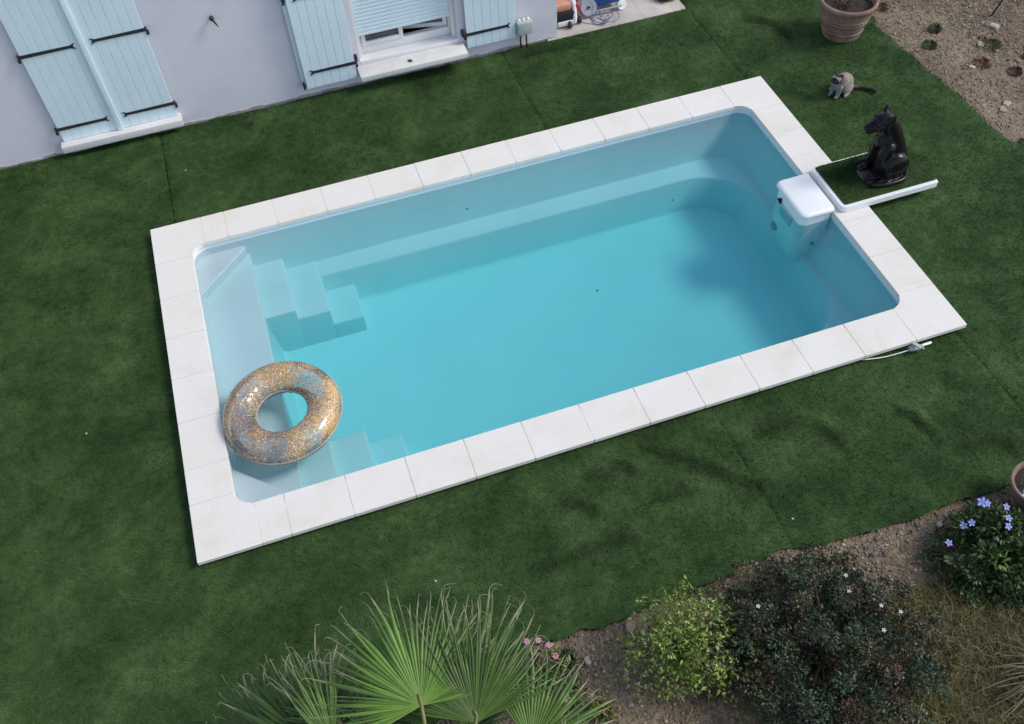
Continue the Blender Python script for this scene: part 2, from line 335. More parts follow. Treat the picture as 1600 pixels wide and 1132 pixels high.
# turf rolls (one structure object), split at the seams
def turf_grid():
    VV = []; FF = []; n0 = 0
    bounds = [None, 0, 1, 2, None]
    ts = np.linspace(0, 1, 110); ys = np.concatenate([np.arange(-4.0, 5.6, .035)])
    rolls = [(-11, 0), (0, 1), (1, 2), (2, 99)]
    for k in range(4):
        gap = np.where(ys < 0, .0005, .005) if k in (0,) else .0022
        gapl = np.where(ys < 0, .0005, .005) if k == 1 else .0022
        nx = [130, 120, 72, 64][k]; u = np.linspace(0, 1, nx); y = ys
        lo = np.full_like(y, -9.0) if k == 0 else seam_x(k-1, y) + gapl
        hi = edge_right(y) if k == 3 else seam_x(k, y) - gap
        U_, Y = np.meshgrid(u, y, indexing='ij'); X = lo[None] + (hi-lo)[None]*U_
        ef = edge_front(X); eb = np.where(X < 1.64, edge_back(X), np.where(X < 3.36, edge_back(X)-.02, 5.5))
        Y = np.clip(Y, ef, eb)
        edge = np.minimum(U_*(hi-lo)[None] if k else 9+0*U_, (1-U_)*(hi-lo)[None])
        Z = TZ + turf_h(X, Y) - .010*np.clip(1-edge/.03, 0, 1)*(1.0 if k > 1 else np.where(Y < 0, 0, 1))
        V = np.stack([X, Y, Z], -1).reshape(-1, 3); ny = len(y)
        i, j = np.meshgrid(np.arange(nx-1), np.arange(ny-1), indexing='ij')
        F = np.stack([i*ny+j, (i+1)*ny+j, (i+1)*ny+j+1, i*ny+j+1], -1).reshape(-1, 4)
        c = V[F].mean(1); area = np.ptp(V[F][:, :, 1], axis=1) > 1e-5
        F = F[(~in_pool(c[:, 0], c[:, 1], -.06)) & area]
        VV.append(V); FF.append(F+n0); n0 += len(V)
    V = np.concatenate(VV); F = np.concatenate(FF); used = np.unique(F); mp = np.zeros(len(V), int); mp[used] = np.arange(len(used))
    return npmesh('turf', V[used], mp[F], M['turf'], col=np.repeat((1-.46*fold_mask(V[used][:, 0], V[used][:, 1]))[:, None], 3, 1), smooth=True)
tag(turf_grid(), kind='structure')
# pile of the artificial grass
def blades(n):
    x = RNG.uniform(-6.6, 5.9, n); y = RNG.uniform(-3.8, 5.2, n)
    # the far strips seen only at a glance can be thinner
    k = in_turf(x, y) & ~in_pool(x, y, .004)
    for i in range(3): k &= (np.abs(x-seam_x(i, y)) > .0035) | ((i == 0) & (y < 0))
    k &= ~((np.abs(y-.0) < .33) & (x > 3.4) & (x < 4.32) & (RNG.random(n) < .5))
    x, y = x[k], y[k]; n = len(x)
    z = TZ + turf_h(x, y) - .006
    hgt = RNG.uniform(.016, .034, n); w = RNG.uniform(.0022, .0042, n)
    a = fbm(x, y, 1.4, 4)*16 + RNG.normal(0, .55, n); lean = RNG.uniform(.5, 1.3, n)*(.3 + 1.9*fbm(x, y, 2.3, 3))
    dx, dy = np.cos(a)*lean*hgt, np.sin(a)*lean*hgt; b = RNG.uniform(0, 6.28, n); bx, by = np.cos(b)*w, np.sin(b)*w
    P0 = np.stack([x-bx, y-by, z], -1); P1 = np.stack([x+bx, y+by, z], -1); P2 = np.stack([x+dx, y+dy, z+hgt], -1)
    V = np.stack([P0, P1, P2], 1).reshape(-1, 3)
    return npmesh('grass', V, np.arange(3*n).reshape(-1, 3), M['blade'], col=np.repeat(np.repeat((1-.46*fold_mask(x, y))[:, None], 3, 1), 3, 0))
tag(blades(520000), 'short dark green artificial grass pile covering the yard around the pool', 'grass', kind='stuff')

# patio beside the house
bm = bmesh.new(); boxlim(bm, 1.5, 3.36, 3.70, 9.0, TZ-.06, TZ+.012, .004, 1); tag(build('patio', bm, M['tile']), kind='structure')

# ------------------------------------------------------------ swimming pool
pool = empty('swimming_pool', (0, 0, 0), 'rectangular blue swimming pool with moulded steps and pale stone edging set in the lawn', 'swimming pool')
def rrect(x0, x1, y0, y1, rad, z, n=8):
    """rad: radii for corners (++ , -+ , -- , +-)"""
    out = []
    for (cx, cy, a), r in zip(((x1, y1, 0), (x0, y1, 90), (x0, y0, 180), (x1, y0, 270)), rad):
        sx_, sy_ = (1 if cx == x1 else -1), (1 if cy == y1 else -1)
        for k in range(n+1):
            t = R(a + 90*k/n); out.append(Vector((cx - sx_*r + r*math.cos(t), cy - sy_*r + r*math.sin(t), z)))
    return out
bm = bmesh.new(); loops = [
    rrect(-3.14, 3.14, -1.62, 1.62, (.17,)*4, -.01), rrect(-3.135, 3.135, -1.615, 1.615, (.17,)*4, -.20),
    rrect(-3.12, 3.125, -1.605, 1.605, (.20, .18, .18, .20), -.25), rrect(-3.11, 3.11, -1.60, 1.60, (.22, .18, .18, .22), -.28), rrect(-3.04, 3.00, -1.55, 1.55, (.34, .16, .16, .34), -.585),
    rrect(-3.02, 2.985, -1.54, 1.54, (.34, .16, .16, .34), -.60), rrect(-2.6, 2.92, -1.31, 1.31, (.62, .05, .05, .62), -.602), rrect(-2.6, 2.90, -1.295, 1.295, (.62, .05, .05, .62), -.622),
    rrect(-2.55, 2.80, -1.26, 1.26, (.56, .05, .05, .56), -1.02), rrect(-2.5, 2.74, -1.22, 1.22, (.52, .05, .05, .52), -1.05)]
LV = [[bm.verts.new(p) for p in lp] for lp in loops]
for a, b in zip(LV, LV[1:]):
    for k in range(len(a)): bm.faces.new((a[k], a[(k+1) % len(a)], b[(k+1) % len(b)], b[k]))
bm.faces.new(LV[-1])
me = bpy.data.meshes.new('shell'); bmesh.ops.recalc_face_normals(bm, faces=bm.faces[:]); bmesh.ops.reverse_faces(bm, faces=bm.faces[:]); bm.to_mesh(me); bm.free()
sh = link('shell', me, M['shell'], pool, True); me.set_sharp_from_angle(angle=R(50))
bm = bmesh.new(); boxlim(bm, -3.2, -2.6, -1.66, 1.66, -1.06, -.30, .015, 3); build('bench', bm, M['shell'], pool, auto=40)
for s in (1, -1):   # corner seats, one step higher than the bench
    bm = bmesh.new(); tri = [(-3.22, s*1.0), (-2.62, s*1.58), (-2.62, s*1.7), (-3.22, s*1.7)]
    lo = [bm.verts.new((x, y, -.4)) for x, y in tri]; hi = [bm.verts.new((x, y, -.185)) for x, y in tri]
    for k in range(4): bm.faces.new((lo[k], lo[(k+1) % 4], hi[(k+1) % 4], hi[k]))
    bm.faces.new(hi); bm.faces.new(lo); bmesh.ops.bevel(bm, geom=bm.edges[:], offset=.012, segments=3, affect='EDGES')
    build('corner_seat', bm, M['shell'], pool, auto=40)
    for x0, x1, z, yo in ((-2.62, -2.29, -.46, 1.66), (-2.31, -1.955, -.598, 1.60), (-1.97, -1.63, -.82, 1.36)):
        bm = bmesh.new(); y0, y1 = sorted((s*.79, s*yo)); boxlim(bm, x0, x1, y0, y1, -1.06, z, .02, 3); build('step', bm, M['shell'], pool, auto=40)
# coping
def slab(bm, poly, tones, z0=-.045, z1=0):
    lo = [bm.verts.new((x, y, z0)) for x, y in poly]; hi = [bm.verts.new((x, y, z1+tones[1])) for x, y in poly]; n = len(poly)
    fs = [bm.faces.new((lo[k], lo[(k+1) % n], hi[(k+1) % n], hi[k])) for k in range(n)] + [bm.faces.new(hi), bm.faces.new(lo)]
    es = list({e for f in fs for e in f.edges})
    r = bmesh.ops.bevel(bm, geom=es, offset=.0035, segments=2, affect='EDGES')
    lay = bm.loops.layers.float_color['Col']
    for f in bm.faces:
        if not f.tag:
            f.tag = True
            for l in f.loops: l[lay] = (*tones[0], 1)
bm = bmesh.new(); bm.loops.layers.float_color.new('Col'); G = .0012
def tone():
    v = random.uniform(.765, .835); w = random.random()
    return ((v, v*(.98-.02*w), v*(.950-.05*w)), random.uniform(.0, .0022))
XI, YI, XO, YO = 3.125, 1.605, 3.5, 2.0
bx = [-2.98, -2.74, -2.22, -1.70, -1.18, -.66, -.13, .385, .90, 1.42, 1.94, 2.46, 2.98]
for s in (1, -1):
    for a, b in zip(bx, bx[1:]):
        if s == -1: a, b = a, b
        slab(bm, [(a+G, s*YI), (b-G, s*YI), (b-G, s*YO), (a+G, s*YO)][::s], tone())
for s in (1, -1):
    by = [-1.46, -1.10, -.59, -.08, .43, .95, 1.46] if s < 0 else [-1.46, -.96, -.45, .06, .6, 1.02, 1.46]
    for a, b in zip(by, by[1:]): slab(bm, [(s*XI, a+G), (s*XO, a+G), (s*XO, b-G), (s*XI, b-G)][::s], tone())
    for t in (1, -1):
        r = .15; poly = [(s*(2.98+G), t*YO), (s*XO, t*YO), (s*XO, t*(1.46+G)), (s*XI, t*(1.46+G))]
        for k in range(7):
            an = R(90*k/6); poly.append((s*(XI-r+r*math.cos(an)), t*(YI-r+r*math.sin(an))))
        poly = [p for i, p in enumerate(poly) if i == 0 or (abs(p[0]-poly[i-1][0])+abs(p[1]-poly[i-1][1])) > 1e-3]
        if abs(poly[-1][0]-s*(2.98+G)) > .004: poly.append((s*(2.98+G), t*YI))
        slab(bm, poly[::s*t], tone())
build('coping', bm, M['stone'], pool)
bm = bmesh.new()
for x0, x1, y0, y1 in ((-3.488, 3.488, 1.65, 1.988), (-3.488, 3.488, -1.988, -1.65), (-3.488, -3.16, -1.65, 1.65), (3.16, 3.488, -1.65, 1.65)): boxlim(bm, x0, x1, y0, y1, -.04, -.0010)
build('grout', bm, M['mortar'], pool)
bm = bmesh.new()
for x0, x1, y0, y1 in ((-3.46, 3.46, 1.66, 1.96), (-3.46, 3.46, -1.95, -1.66), (-3.46, -3.17, -1.66, 1.66), (3.17, 3.46, -1.66, 1.66)): boxlim(bm, x0, x1, y0, y1, -.35, -.046)
build('concrete_beam', bm, M['concrete'], pool)
bm = bmesh.new(); boxlim(bm, -3.19, 3.19, -1.67, 1.67, -1.3, -.105); tag(build('water', bm, M['water']), kind='structure')

# ------------------------------------------------------------ filter unit
ft = empty('pool_filter_unit', (2.95, 0, -.05), 'white lidded pool filter hanging into the blue water at the end of the pool', 'pool filter')
def loft(bm, rings):
    LV = [[bm.verts.new(p) for p in r] for r in rings]
    for a, b in zip(LV, LV[1:]):
        for k in range(len(a)): bm.faces.new((a[k], a[(k+1) % len(a)], b[(k+1) % len(b)], b[k]))
    bm.faces.new(LV[0][::-1]); bm.faces.new(LV[-1])
bm = bmesh.new()
loft(bm, [rrect(-.10, .17, -.17, .17, (.03, .06, .06, .03), -.66, 5), rrect(-.15, .175, -.235, .235, (.03, .08, .08, .03), -.60, 5), rrect(-.185, .18, -.265, .265, (.03, .08, .08, .03), -.30, 5),
          rrect(-.165, .18, -.27, .27, (.03, .08, .08, .03), -.03, 5), rrect(-.165, .18, -.27, .27, (.03, .08, .08, .03), .056, 5)])
build('body', bm, M['plastic'], ft, auto=50)
bm = bmesh.new()
loft(bm, [rrect(-.182, .19, -.288, .288, (.03, .075, .075, .03), .060, 6), rrect(-.186, .19, -.291, .291, (.03, .075, .075, .03), .068, 6), rrect(-.186, .19, -.291, .291, (.03, .075, .075, .03), .085, 6), rrect(-.172, .185, -.278, .278, (.03, .07, .07, .03), .102, 6),
          rrect(-.14, .17, -.25, .25, (.03, .06, .06, .03), .108, 6)])
build('lid', bm, M['plastic'], ft, auto=50)
bm = bmesh.new(); f = [bm.verts.new((x, y, z)) for x in (-.186, -.150) for y, z in ((.185, -.045), (.125, -.002), (.115, -.065))]
bm.faces.new(f[:3]); bm.faces.new(f[3:][::-1]); [bm.faces.new((f[k], f[(k+1) % 3], f[(k+1) % 3+3], f[k+3])) for k in range(3)]; build('intake_opening', bm, M['dark'], ft)
bm = bmesh.new(); box(bm, (-.176, -.005, -.115), (.02, .23, .13), bev=.009, seg=3); build('weir_flap', bm, M['grey_blue'], ft, auto=40)  # weir in a darker tone that paints in the shade of its recess
bm = bmesh.new(); lathe(bm, [(.0, .0), (.052, .0), (.055, .012), (.045, .02), (.0, .022)], (-.17, .14, -.40), 24, Matrix.Rotation(R(-90), 4, 'Y')); build('outlet_ring', bm, M['grey'], ft)
bm = bmesh.new(); lathe(bm, [(.0, .0), (.018, .0), (.018, .02), (.0, .022)], (.03, -.268, -.35), 16, Matrix.Rotation(R(90), 4, 'X')); build('drain_plug', bm, M['grey'], ft)

# housing behind the filter, topped with turf
hp = empty('turf_topped_cover', (3.2, 0, 0), 'flat white panel topped with green turf lying across the pool edge under the black statue', 'cover panel')
bm = bmesh.new()
loft(bm, [rrect(.0, 1.08, -.325, .315, (.02, .05, .05, .02), .004, 5), rrect(-.012, 1.085, -.335, .325, (.02, .06, .06, .02), .006, 5), rrect(-.012, 1.085, -.335, .325, (.02, .06, .06, .02), .068, 5), rrect(-.009, 1.082, -.332, .322, (.02, .057, .057, .02), .071, 5)])
build('panel', bm, M['plastic'], hp, auto=28)
bm = bmesh.new()
loft(bm, [rrect(.028, 1.075, -.298, .303, (.01, .03, .03, .01), .071, 4), rrect(.03, 1.073, -.296, .301, (.01, .03, .03, .01), .082, 4)])
build('turf_top', bm, M['blade_dark'], hp)
n = 16000; x = RNG.uniform(.03, 1.073, n); y = RNG.uniform(-.297, .302, n); a = RNG.uniform(0, 6.28, n); ln = RNG.uniform(.002, .014, n)
V = np.stack([np.stack([x-.0025, y, x*0+.08], -1), np.stack([x+.0025, y, x*0+.08], -1), np.stack([x+np.cos(a)*ln, y+np.sin(a)*ln, x*0+.08+RNG.uniform(.01, .022, n)], -1)], 1).reshape(-1, 3)
tag(npmesh('turf_pile', V, np.arange(3*n).reshape(-1, 3), M['blade_dark'], hp), kind='stuff')
bm = bmesh.new(); boxlim(bm, .30, 1.0, -.24, .22, -.14, .003, .01, 1); build('support_block', bm, M['dark'], hp)

# ------------------------------------------------------------ black panther statue
st = empty('panther_statue', (3.81, 0.0, .082), 'glossy black seated panther statue on a brown base on the turf topped panel', 'statue')
C = 'c'; E_ = 'e'
caps = [(C, (.10, 0, .17), .150, (.03, 0, .42), .118), (C, (.03, 0, .42), .118, (-.02, 0, .56), .098), (C, (-.0, 0, .54), .098, (-.09, .0, .70), .088),
        (C, (.11, 0, .14), .14, (.13, 0, .10), .11), (E_, (-.075, 0, .44), (.085, .095, .12)), (C, (-.01, 0, .33), .10, (-.02, 0, .12), .08),
        (E_, (-.15, .0, .735), (.112, .098, .088)), (C, (-.19, 0, .715), .070, (-.29, 0, .665), .061), (E_, (-.290, 0, .638), (.058, .046, .034)), (E_, (-.338, 0, .676), (.022, .024, .018))]
for s in (1, -1):
    caps += [(C, (-.115, s*.078, .79), .036, (-.100, s*.095, .855), .010), (E_, (-.21, s*.045, .675), (.05, .042, .040)),
             (C, (-.06, s*.085, .42), .075, (-.085, s*.085, .24), .060), (C, (-.085, s*.085, .24), .060, (-.12, s*.082, .06), .048), (C, (-.12, s*.082, .04), .048, (-.185, s*.082, .032), .042),
             (E_, (.045, s*.135, .180), (.165, .078, .165), Matrix.Rotation(R(-22), 4, 'Y')), (C, (-.05, s*.155, .22), .055, (-.03, s*.16, .07), .05), (C, (.06, s*.165, .035), .042, (-.15, s*.178, .03), .035),
             (E_, (-.205, s*.055, .772), (.045, .026, .016))]
    for q in range(3): caps.append((C, (-.18, s*.082 + (q-1)*.027, .030), .019, (-.222, s*.082+(q-1)*.029, .022), .015))
tailp = curvept([(.22, .04, .05), (.24, -.08, .035), (.17, -.19, .03), (.02, -.225, .03), (-.12, -.225, .03), (-.2, -.20, .035)], 4)
for a, b in zip(tailp, tailp[1:]): caps.append((C, tuple(a), .027, tuple(b), .026))
st.rotation_euler = (0, 0, R(-6)); st.scale = (.96, .96, .93)
blob('body', caps, .011, M['panther'], st, 5)
bm = bmesh.new(); rings = []
for z, k in ((0, .97), (.006, 1), (.02, 1), (.026, .95)):
    rings.append([Vector((.0+.255*k*math.cos(t), -.01+.235*k*math.sin(t), z)) for t in np.linspace(0, 2*math.pi, 40, endpoint=False)])
loft(bm, rings); build('base', bm, M['bronze'], st, auto=40)
for s in (1, -1):
    bm = bmesh.new(); bmesh.ops.create_icosphere(bm, subdivisions=2, radius=.011, matrix=Matrix.Translation((-.235, s*.062, .745))); build('eye', bm, M['bronze'], st, True)

# ------------------------------------------------------------ the cat
ct = empty('cat', (4.24, 1.50, TZ+.004), 'small cream and brown siamese type cat sitting on the lawn, its tail stretched out', 'cat', rz=R(24))
def catpaint(v):
    cream, tan, dk, wh = (.50, .44, .38), (.30, .235, .185), (.045, .03, .026), (.60, .56, .52)
    c = cream
    if v.z > .19 and v.x > -.10: c = tan
    if v.x < -.03 and v.z < .17: c = (.40, .38, .42)
    if v.x > .0 and v.z > .1: c = (.42, .355, .30)
    d = (Vector((v.x, v.y, v.z)) - Vector((-.155, 0, .225))).length
    if d < .052: c = dk
    elif v.z > .22 and v.x < -.05: c = wh if abs(v.y) < .05 else (.2, .14, .11)
    if v.z > .285: c = (.09, .06, .05)
    if v.x > .15 and v.y < -.05 and v.z < .07: k = min(1, (-.05-v.y)/.10); c = tuple(a*(1-k)+b*k for a, b in zip(tan, (.02, .016, .014)))
    if v.z < .03 and v.x < -.08: c = (.25, .21, .21)
    return tuple(q*.62 for q in c)
caps = [(C, (.07, 0, .095), .098, (.0, 0, .16), .086), (C, (-.0, 0, .16), .086, (-.06, 0, .205), .066), (E_, (-.095, 0, .240), (.066, .068, .058)), (E_, (-.145, 0, .225), (.030, .034, .026)),
        (E_, (.075, 0, .11), (.105, .10, .108)), (E_, (-.06, 0, .15), (.062, .068, .085))]
for s in (1, -1):
    caps += [(C, (-.065, s*.040, .13), .036, (-.085, s*.040, .02), .023), (C, (-.085, s*.040, .018), .022, (-.122, s*.040, .015), .019),
             (E_, (.06, s*.07, .07), (.085, .048, .072)), (C, (.05, s*.095, .02), .022, (-.02, s*.10, .016), .018),
             (C, (-.09, s*.040, .275), .022, (-.094, s*.052, .322), .006)]
tl = curvept([(.13, -.02, .04), (.19, -.09, .025), (.24, -.17, .025), (.27, -.25, .028), (.27, -.30, .03)], 4)
for i, (a, b) in enumerate(zip(tl, tl[1:])): caps.append((C, tuple(a), .022, tuple(b), .022))
blob('body', caps, .007, M['fur'], ct, 3, catpaint)
for s in (1, -1):
    bm = bmesh.new(); bmesh.ops.create_icosphere(bm, subdivisions=2, radius=.006, matrix=Matrix.Translation((-.158, s*.024, .248))); build('eye', bm, M['blue'], ct, True)

# ------------------------------------------------------------ swim ring
rg = empty('swim_ring', (-2.60, -.78, .0), 'clear inflatable swim ring full of gold glitter floating on the pool by the steps', 'swim ring')
rg.rotation_euler = (R(1.5), R(-1), 0)
bm = bmesh.new(); nu, nv = 96, 32; RM, rm = .378, .147; vs = []
for i in range(nu):
    u = 2*math.pi*i/nu; wr = 1 + .012*math.sin(u*23) + .006*math.sin(u*41+1)
    row = []
    for j in range(nv):
        v = 2*math.pi*j/nv; inner = max(0, -math.cos(v)); rr = rm*(1 + .03*inner*math.sin(u*23))
        row.append(bm.verts.new(((RM+rr*math.cos(v))*math.cos(u), (RM+rr*math.cos(v))*math.sin(u), rr*math.sin(v)*.96)))
    vs.append(row)
for i in range(nu):
    for j in range(nv): bm.faces.new((vs[i][j], vs[(i+1) % nu][j], vs[(i+1) % nu][(j+1) % nv], vs[i][(j+1) % nv]))
build('tube', bm, M['ring'], rg, True)
for rad in (RM-rm-.003, RM+rm+.003):
    bm = bmesh.new(); lathe(bm, [(rad-.006, -.002), (rad+.006, -.002), (rad+.006, .002), (rad-.006, .002), (rad-.006, -.002)], (0, 0, 0), 72); build('seam', bm, M['vinyl'], rg, True)
bm = bmesh.new(); lathe(bm, [(.0, .018), (.009, .018), (.010, .004), (.018, .0), (.018, -.006)], (-.33, .21, .146), 16); build('valve', bm, M['vinyl'], rg, True)

# ------------------------------------------------------------ house
hs_ = empty('house', (-3.0, 3.75, TZ), 'pale lilac rendered house wall with light blue plank shutters at the back of the yard', 'house')
HX, HY = -3.0, 3.75
def hbuild(name, bm, m, parent=None, **k):
    bmesh.ops.translate(bm, verts=bm.verts[:], vec=(-HX, -HY, -TZ)); return build(name, bm, m, parent or hs_, **k)
# wall with two openings
bm = bmesh.new(); W1 = (-4.24, -3.02, .10, 2.15); W2 = (-.82, .38, .16, 2.15); XE = 1.64; XW = -9.0; ZT = 2.75; T = .22
segs = [(XW, W1[0], -.2, ZT), (W1[0], W1[1], -.2, W1[2]), (W1[0], W1[1], W1[3], ZT), (W1[1], W2[0], -.2, ZT), (W2[0], W2[1], -.2, W2[2]), (W2[0], W2[1], W2[3], ZT), (W2[1], XE, -.2, ZT)]
for x0, x1, z0, z1 in segs: boxlim(bm, x0, x1, 3.75, 3.75+T, z0, z1)
boxlim(bm, XE-T, XE, 3.75+T, 12, -.2, ZT); boxlim(bm, XW, XW+T, 3.75+T, 12, -.2, ZT)
boxlim(bm, W1[0]-.05, W1[1]+.05, 3.75+T, 3.80+T, 0, 2.3)
bmesh.ops.remove_doubles(bm, verts=bm.verts[:], dist=1e-4)
hbuild('wall', bm, M['wall'])
bm = bmesh.new()
n = 60; pts = [(-6.8 + i*(8.4/n)) for i in range(n+1)]
for a, b in zip(pts, pts[1:]): boxlim(bm, a, b, 3.742-random.uniform(0, .006), 3.76, -.2, -.075 + random.uniform(-.012, .012))
hbuild('plinth', bm, M['plinth'])
bm = bmesh.new()
v = [bm.verts.new(p) for p in ((XW-.3, 3.55, 2.74), (XE+.2, 3.55, 2.74), (XE+.2, 8, 4.0), (XW-.3, 8, 4.0), (XW-.3, 12.3, 2.74), (XE+.2, 12.3, 2.74))]
bm.faces.new((v[0], v[1], v[2], v[3])); bm.faces.new((v[3], v[2], v[5], v[4])); r = bmesh.ops.extrude_face_region(bm, geom=bm.faces[:]); bmesh.ops.translate(bm, verts=[g for g in r['geom'] if isinstance(g, bmesh.types.BMVert)], vec=(0, 0, .12))
hbuild('roof', bm, M['terracotta'])
def strap(bm, x0, x1, y, z, tipdir):
    """flat iron hinge strap with a split tail; from the hinge end x0 to the tail x1"""
    s = 1 if x1 > x0 else -1; L_ = abs(x1-x0); h = .019
    poly = [(0, -h), (L_-.05, -h*.8), (L_, -h*1.9), (L_-.025, 0), (L_, h*1.9), (L_-.05, h*.8), (0, h)]
    f = [bm.verts.new((x0+s*u, y, z+w)) for u, w in poly]; b = [bm.verts.new((x0+s*u, y+.008, z+w)) for u, w in poly]
    n = len(poly); bm.faces.new(f); bm.faces.new(b[::-1])
    for k in range(n): bm.faces.new((f[k], f[(k+1) % n], b[(k+1) % n], b[k]))
    tube(bm, [(x0-s*.012, y+.004, z-.06), (x0-s*.012, y+.004, z+.03)], .011, 10)
    box(bm, (x0-s*.02, y+.02, z-.045), (.02, .05, .03))
    for u in (.08, .25, .42):
        if u < L_-.06: bmesh.ops.create_icosphere(bm, subdivisions=1, radius=.008, matrix=Matrix.Translation((x0+s*u, y-.002, z)))
def shutter(x0, x1, z0, z1, y, np_=5, hinge='l', thick=.028, label=None, straps=(.28, 1.21, 2.0)):
    """vertical planks with grooves, as one part; iron straps are sub-parts"""
    bm = bmesh.new(); w = (x1-x0)/np_
    for k in range(np_): boxlim(bm, x0+k*w+.0025, x0+(k+1)*w-.0025, y, y+thick, z0, z1, .003, 1)
    boxlim(bm, x0+.004, x1-.004, y+.007, y+thick-.004, z0+.004, z1-.004)
    o = hbuild('shutter', bm, M['shutter'], auto=30)
    for z in straps:
        bm = bmesh.new()
        if hinge == 'l': strap(bm, x0-.004, x1-.07, y-.009, z, 1)
        else: strap(bm, x1+.004, x0+.07, y-.009, z, -1)
        hbuild('hinge_strap', bm, M['iron'], o)
    return o
# closed pair
shutter(-4.275, -3.645, .085, 2.13, 3.70, 6, 'l', straps=(.255, 1.185, 1.9)); shutter(-3.63, -2.995, .085, 2.13, 3.70, 6, 'r', straps=(.255, 1.195, 1.9))
bm = bmesh.new(); boxlim(bm, -3.672, -3.612, 3.672, 3.699, .088, 2.13, .008, 2); hbuild('cover_strip', bm, M['shutter'], auto=40)
bm = bmesh.new(); boxlim(bm, -4.31, -2.965, 3.60, 3.76, .0, .082, .008, 2); hbuild('window_sill', bm, M['sill'], auto=40)
# folded-back pairs of the right window: two leaves folded on one another on the left
o1 = shutter(-1.50, -.90, .07, 2.13, 3.64, 6, 'r', straps=(.275, 1.205, 1.9)); o2 = shutter(-1.545, -.91, .07, 2.13, 3.69, 6, 'l', straps=())
shutter(.475, 1.09, .08, 2.13, 3.685, 6, 'l', straps=(.265, 1.2, 1.9))
bm = bmesh.new(); tube(bm, [(-1.528, 3.655, .06), (-1.528, 3.655, .16)], .012, 8); box(bm, (-1.525, 3.66, .10), (.03, .05, .02)); hbuild('shutter_bolt', bm, M['iron']); bm = bmesh.new(); tube(bm, [(-1.528, 3.655, 1.15), (-1.528, 3.655, 1.25)], .013, 8); box(bm, (-1.525, 3.66, 1.2), (.035, .06, .02))
hbuild('shutter_bolt', bm, M['iron'])
for xx in (-.865, .435):
    bm = bmesh.new(); box(bm, (xx, 3.73, .275), (.03, .06, .07), bev=.004); tube(bm, [(xx, 3.70, .24), (xx, 3.70, .31)], .012, 8); hbuild('hinge_pin', bm, M['iron'])
# window 2: frame, casements, roller shutter, sills
wy = 3.90
win = bmesh.new(); X0, X1 = -.80, .36
boxlim(win, X0, X0+.05, wy-.02, wy+.05, .20, 2.15, .004); boxlim(win, X1-.05, X1, wy-.02, wy+.05, .20, 2.15, .004); boxlim(win, X0+.05, X1-.05, wy-.02, wy+.05, .20, .30, .004)
wf = hbuild('window', win, M['white'], auto=40)
bm = bmesh.new()
for a, b in ((X0+.052, -.245),):   # left casement
    boxlim(bm, a, a+.05, wy-.03, wy+.02, .302, 2.1, .004); boxlim(bm, b-.05, b, wy-.03, wy+.02, .302, 2.1, .004); boxlim(bm, a+.05, b-.05, wy-.03, wy+.02, .302, .35, .004)
hbuild('casement', bm, M['white'], wf, auto=40)
bm = bmesh.new(); boxlim(bm, X0+.1, -.293, wy+.002, wy+.008, .35, 2.1); hbuild('pane', bm, M['glass'], wf)
# right casement stands ajar, swung inwards about its outer edge
bm = bmesh.new(); boxlim(bm, -.54, -.49, -.025, .025, 0, 1.8, .004); boxlim(bm, -.05, 0, -.025, .025, 0, 1.8, .004); boxlim(bm, -.49, -.05, -.025, .025, 0, .05, .004)
bmesh.ops.rotate(bm, verts=bm.verts[:], cent=(0, 0, 0), matrix=Matrix.Rotation(R(-14), 3, 'Z')); bmesh.ops.translate(bm, verts=bm.verts[:], vec=(X1-.052, wy+.035, .302))
hbuild('casement', bm, M['white'], wf, auto=40)
bm = bmesh.new(); boxlim(bm, -.49, -.05, -.003, .003, .05, 1.8)
bmesh.ops.rotate(bm, verts=bm.verts[:], cent=(0, 0, 0), matrix=Matrix.Rotation(R(-14), 3, 'Z')); bmesh.ops.translate(bm, verts=bm.verts[:], vec=(X1-.052, wy+.035, .302))
hbuild('pane', bm, M['glass'], wf)
bm = bmesh.new()  # roller shutter slats
z = .462
while z < 2.12:
    boxlim(bm, X0+.02, X1-.03, wy-.066, wy-.048, z, z+.040, .0085, 3); boxlim(bm, X0+.02, X1-.03, wy-.056, wy-.050, z+.036, z+.050); z += .047
hbuild('roller_shutter', bm, M['shutter'], auto=60)
for a, b in ((X0-.018, X0+.022), (X1-.032, X1+.018)):
    bm = bmesh.new(); boxlim(bm, a, b, wy-.085, wy-.03, .2, 2.15, .004); hbuild('guide_rail', bm, M['white'], auto=40)
bm = bmesh.new(); boxlim(bm, X0-.02, X1+.02, 3.745, wy+.05, .155, .197, .004); hbuild('window_step', bm, M['white'], auto=40)
bm = bmesh.new(); boxlim(bm, -.875, .43, 3.50, 3.752, .085, .150, .008, 2); hbuild('window_sill', bm, M['sill'], auto=40)
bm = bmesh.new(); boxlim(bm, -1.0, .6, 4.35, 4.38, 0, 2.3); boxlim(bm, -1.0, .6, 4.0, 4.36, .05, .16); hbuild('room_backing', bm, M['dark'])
# wall stay for a shutter
bm = bmesh.new(); tube(bm, [(-2.30, 3.75, 1.15), (-2.30, 3.70, 1.15)], .012, 8); bmesh.ops.create_icosphere(bm, subdivisions=2, radius=.028, matrix=Matrix.Translation((-2.30, 3.69, 1.16))); tube(bm, [(-2.30, 3.69, 1.15), (-2.275, 3.685, 1.10), (-2.255, 3.685, 1.05)], [.014, .010, .005], 8)
hbuild('shutter_stay', bm, M['iron'], smooth=True)
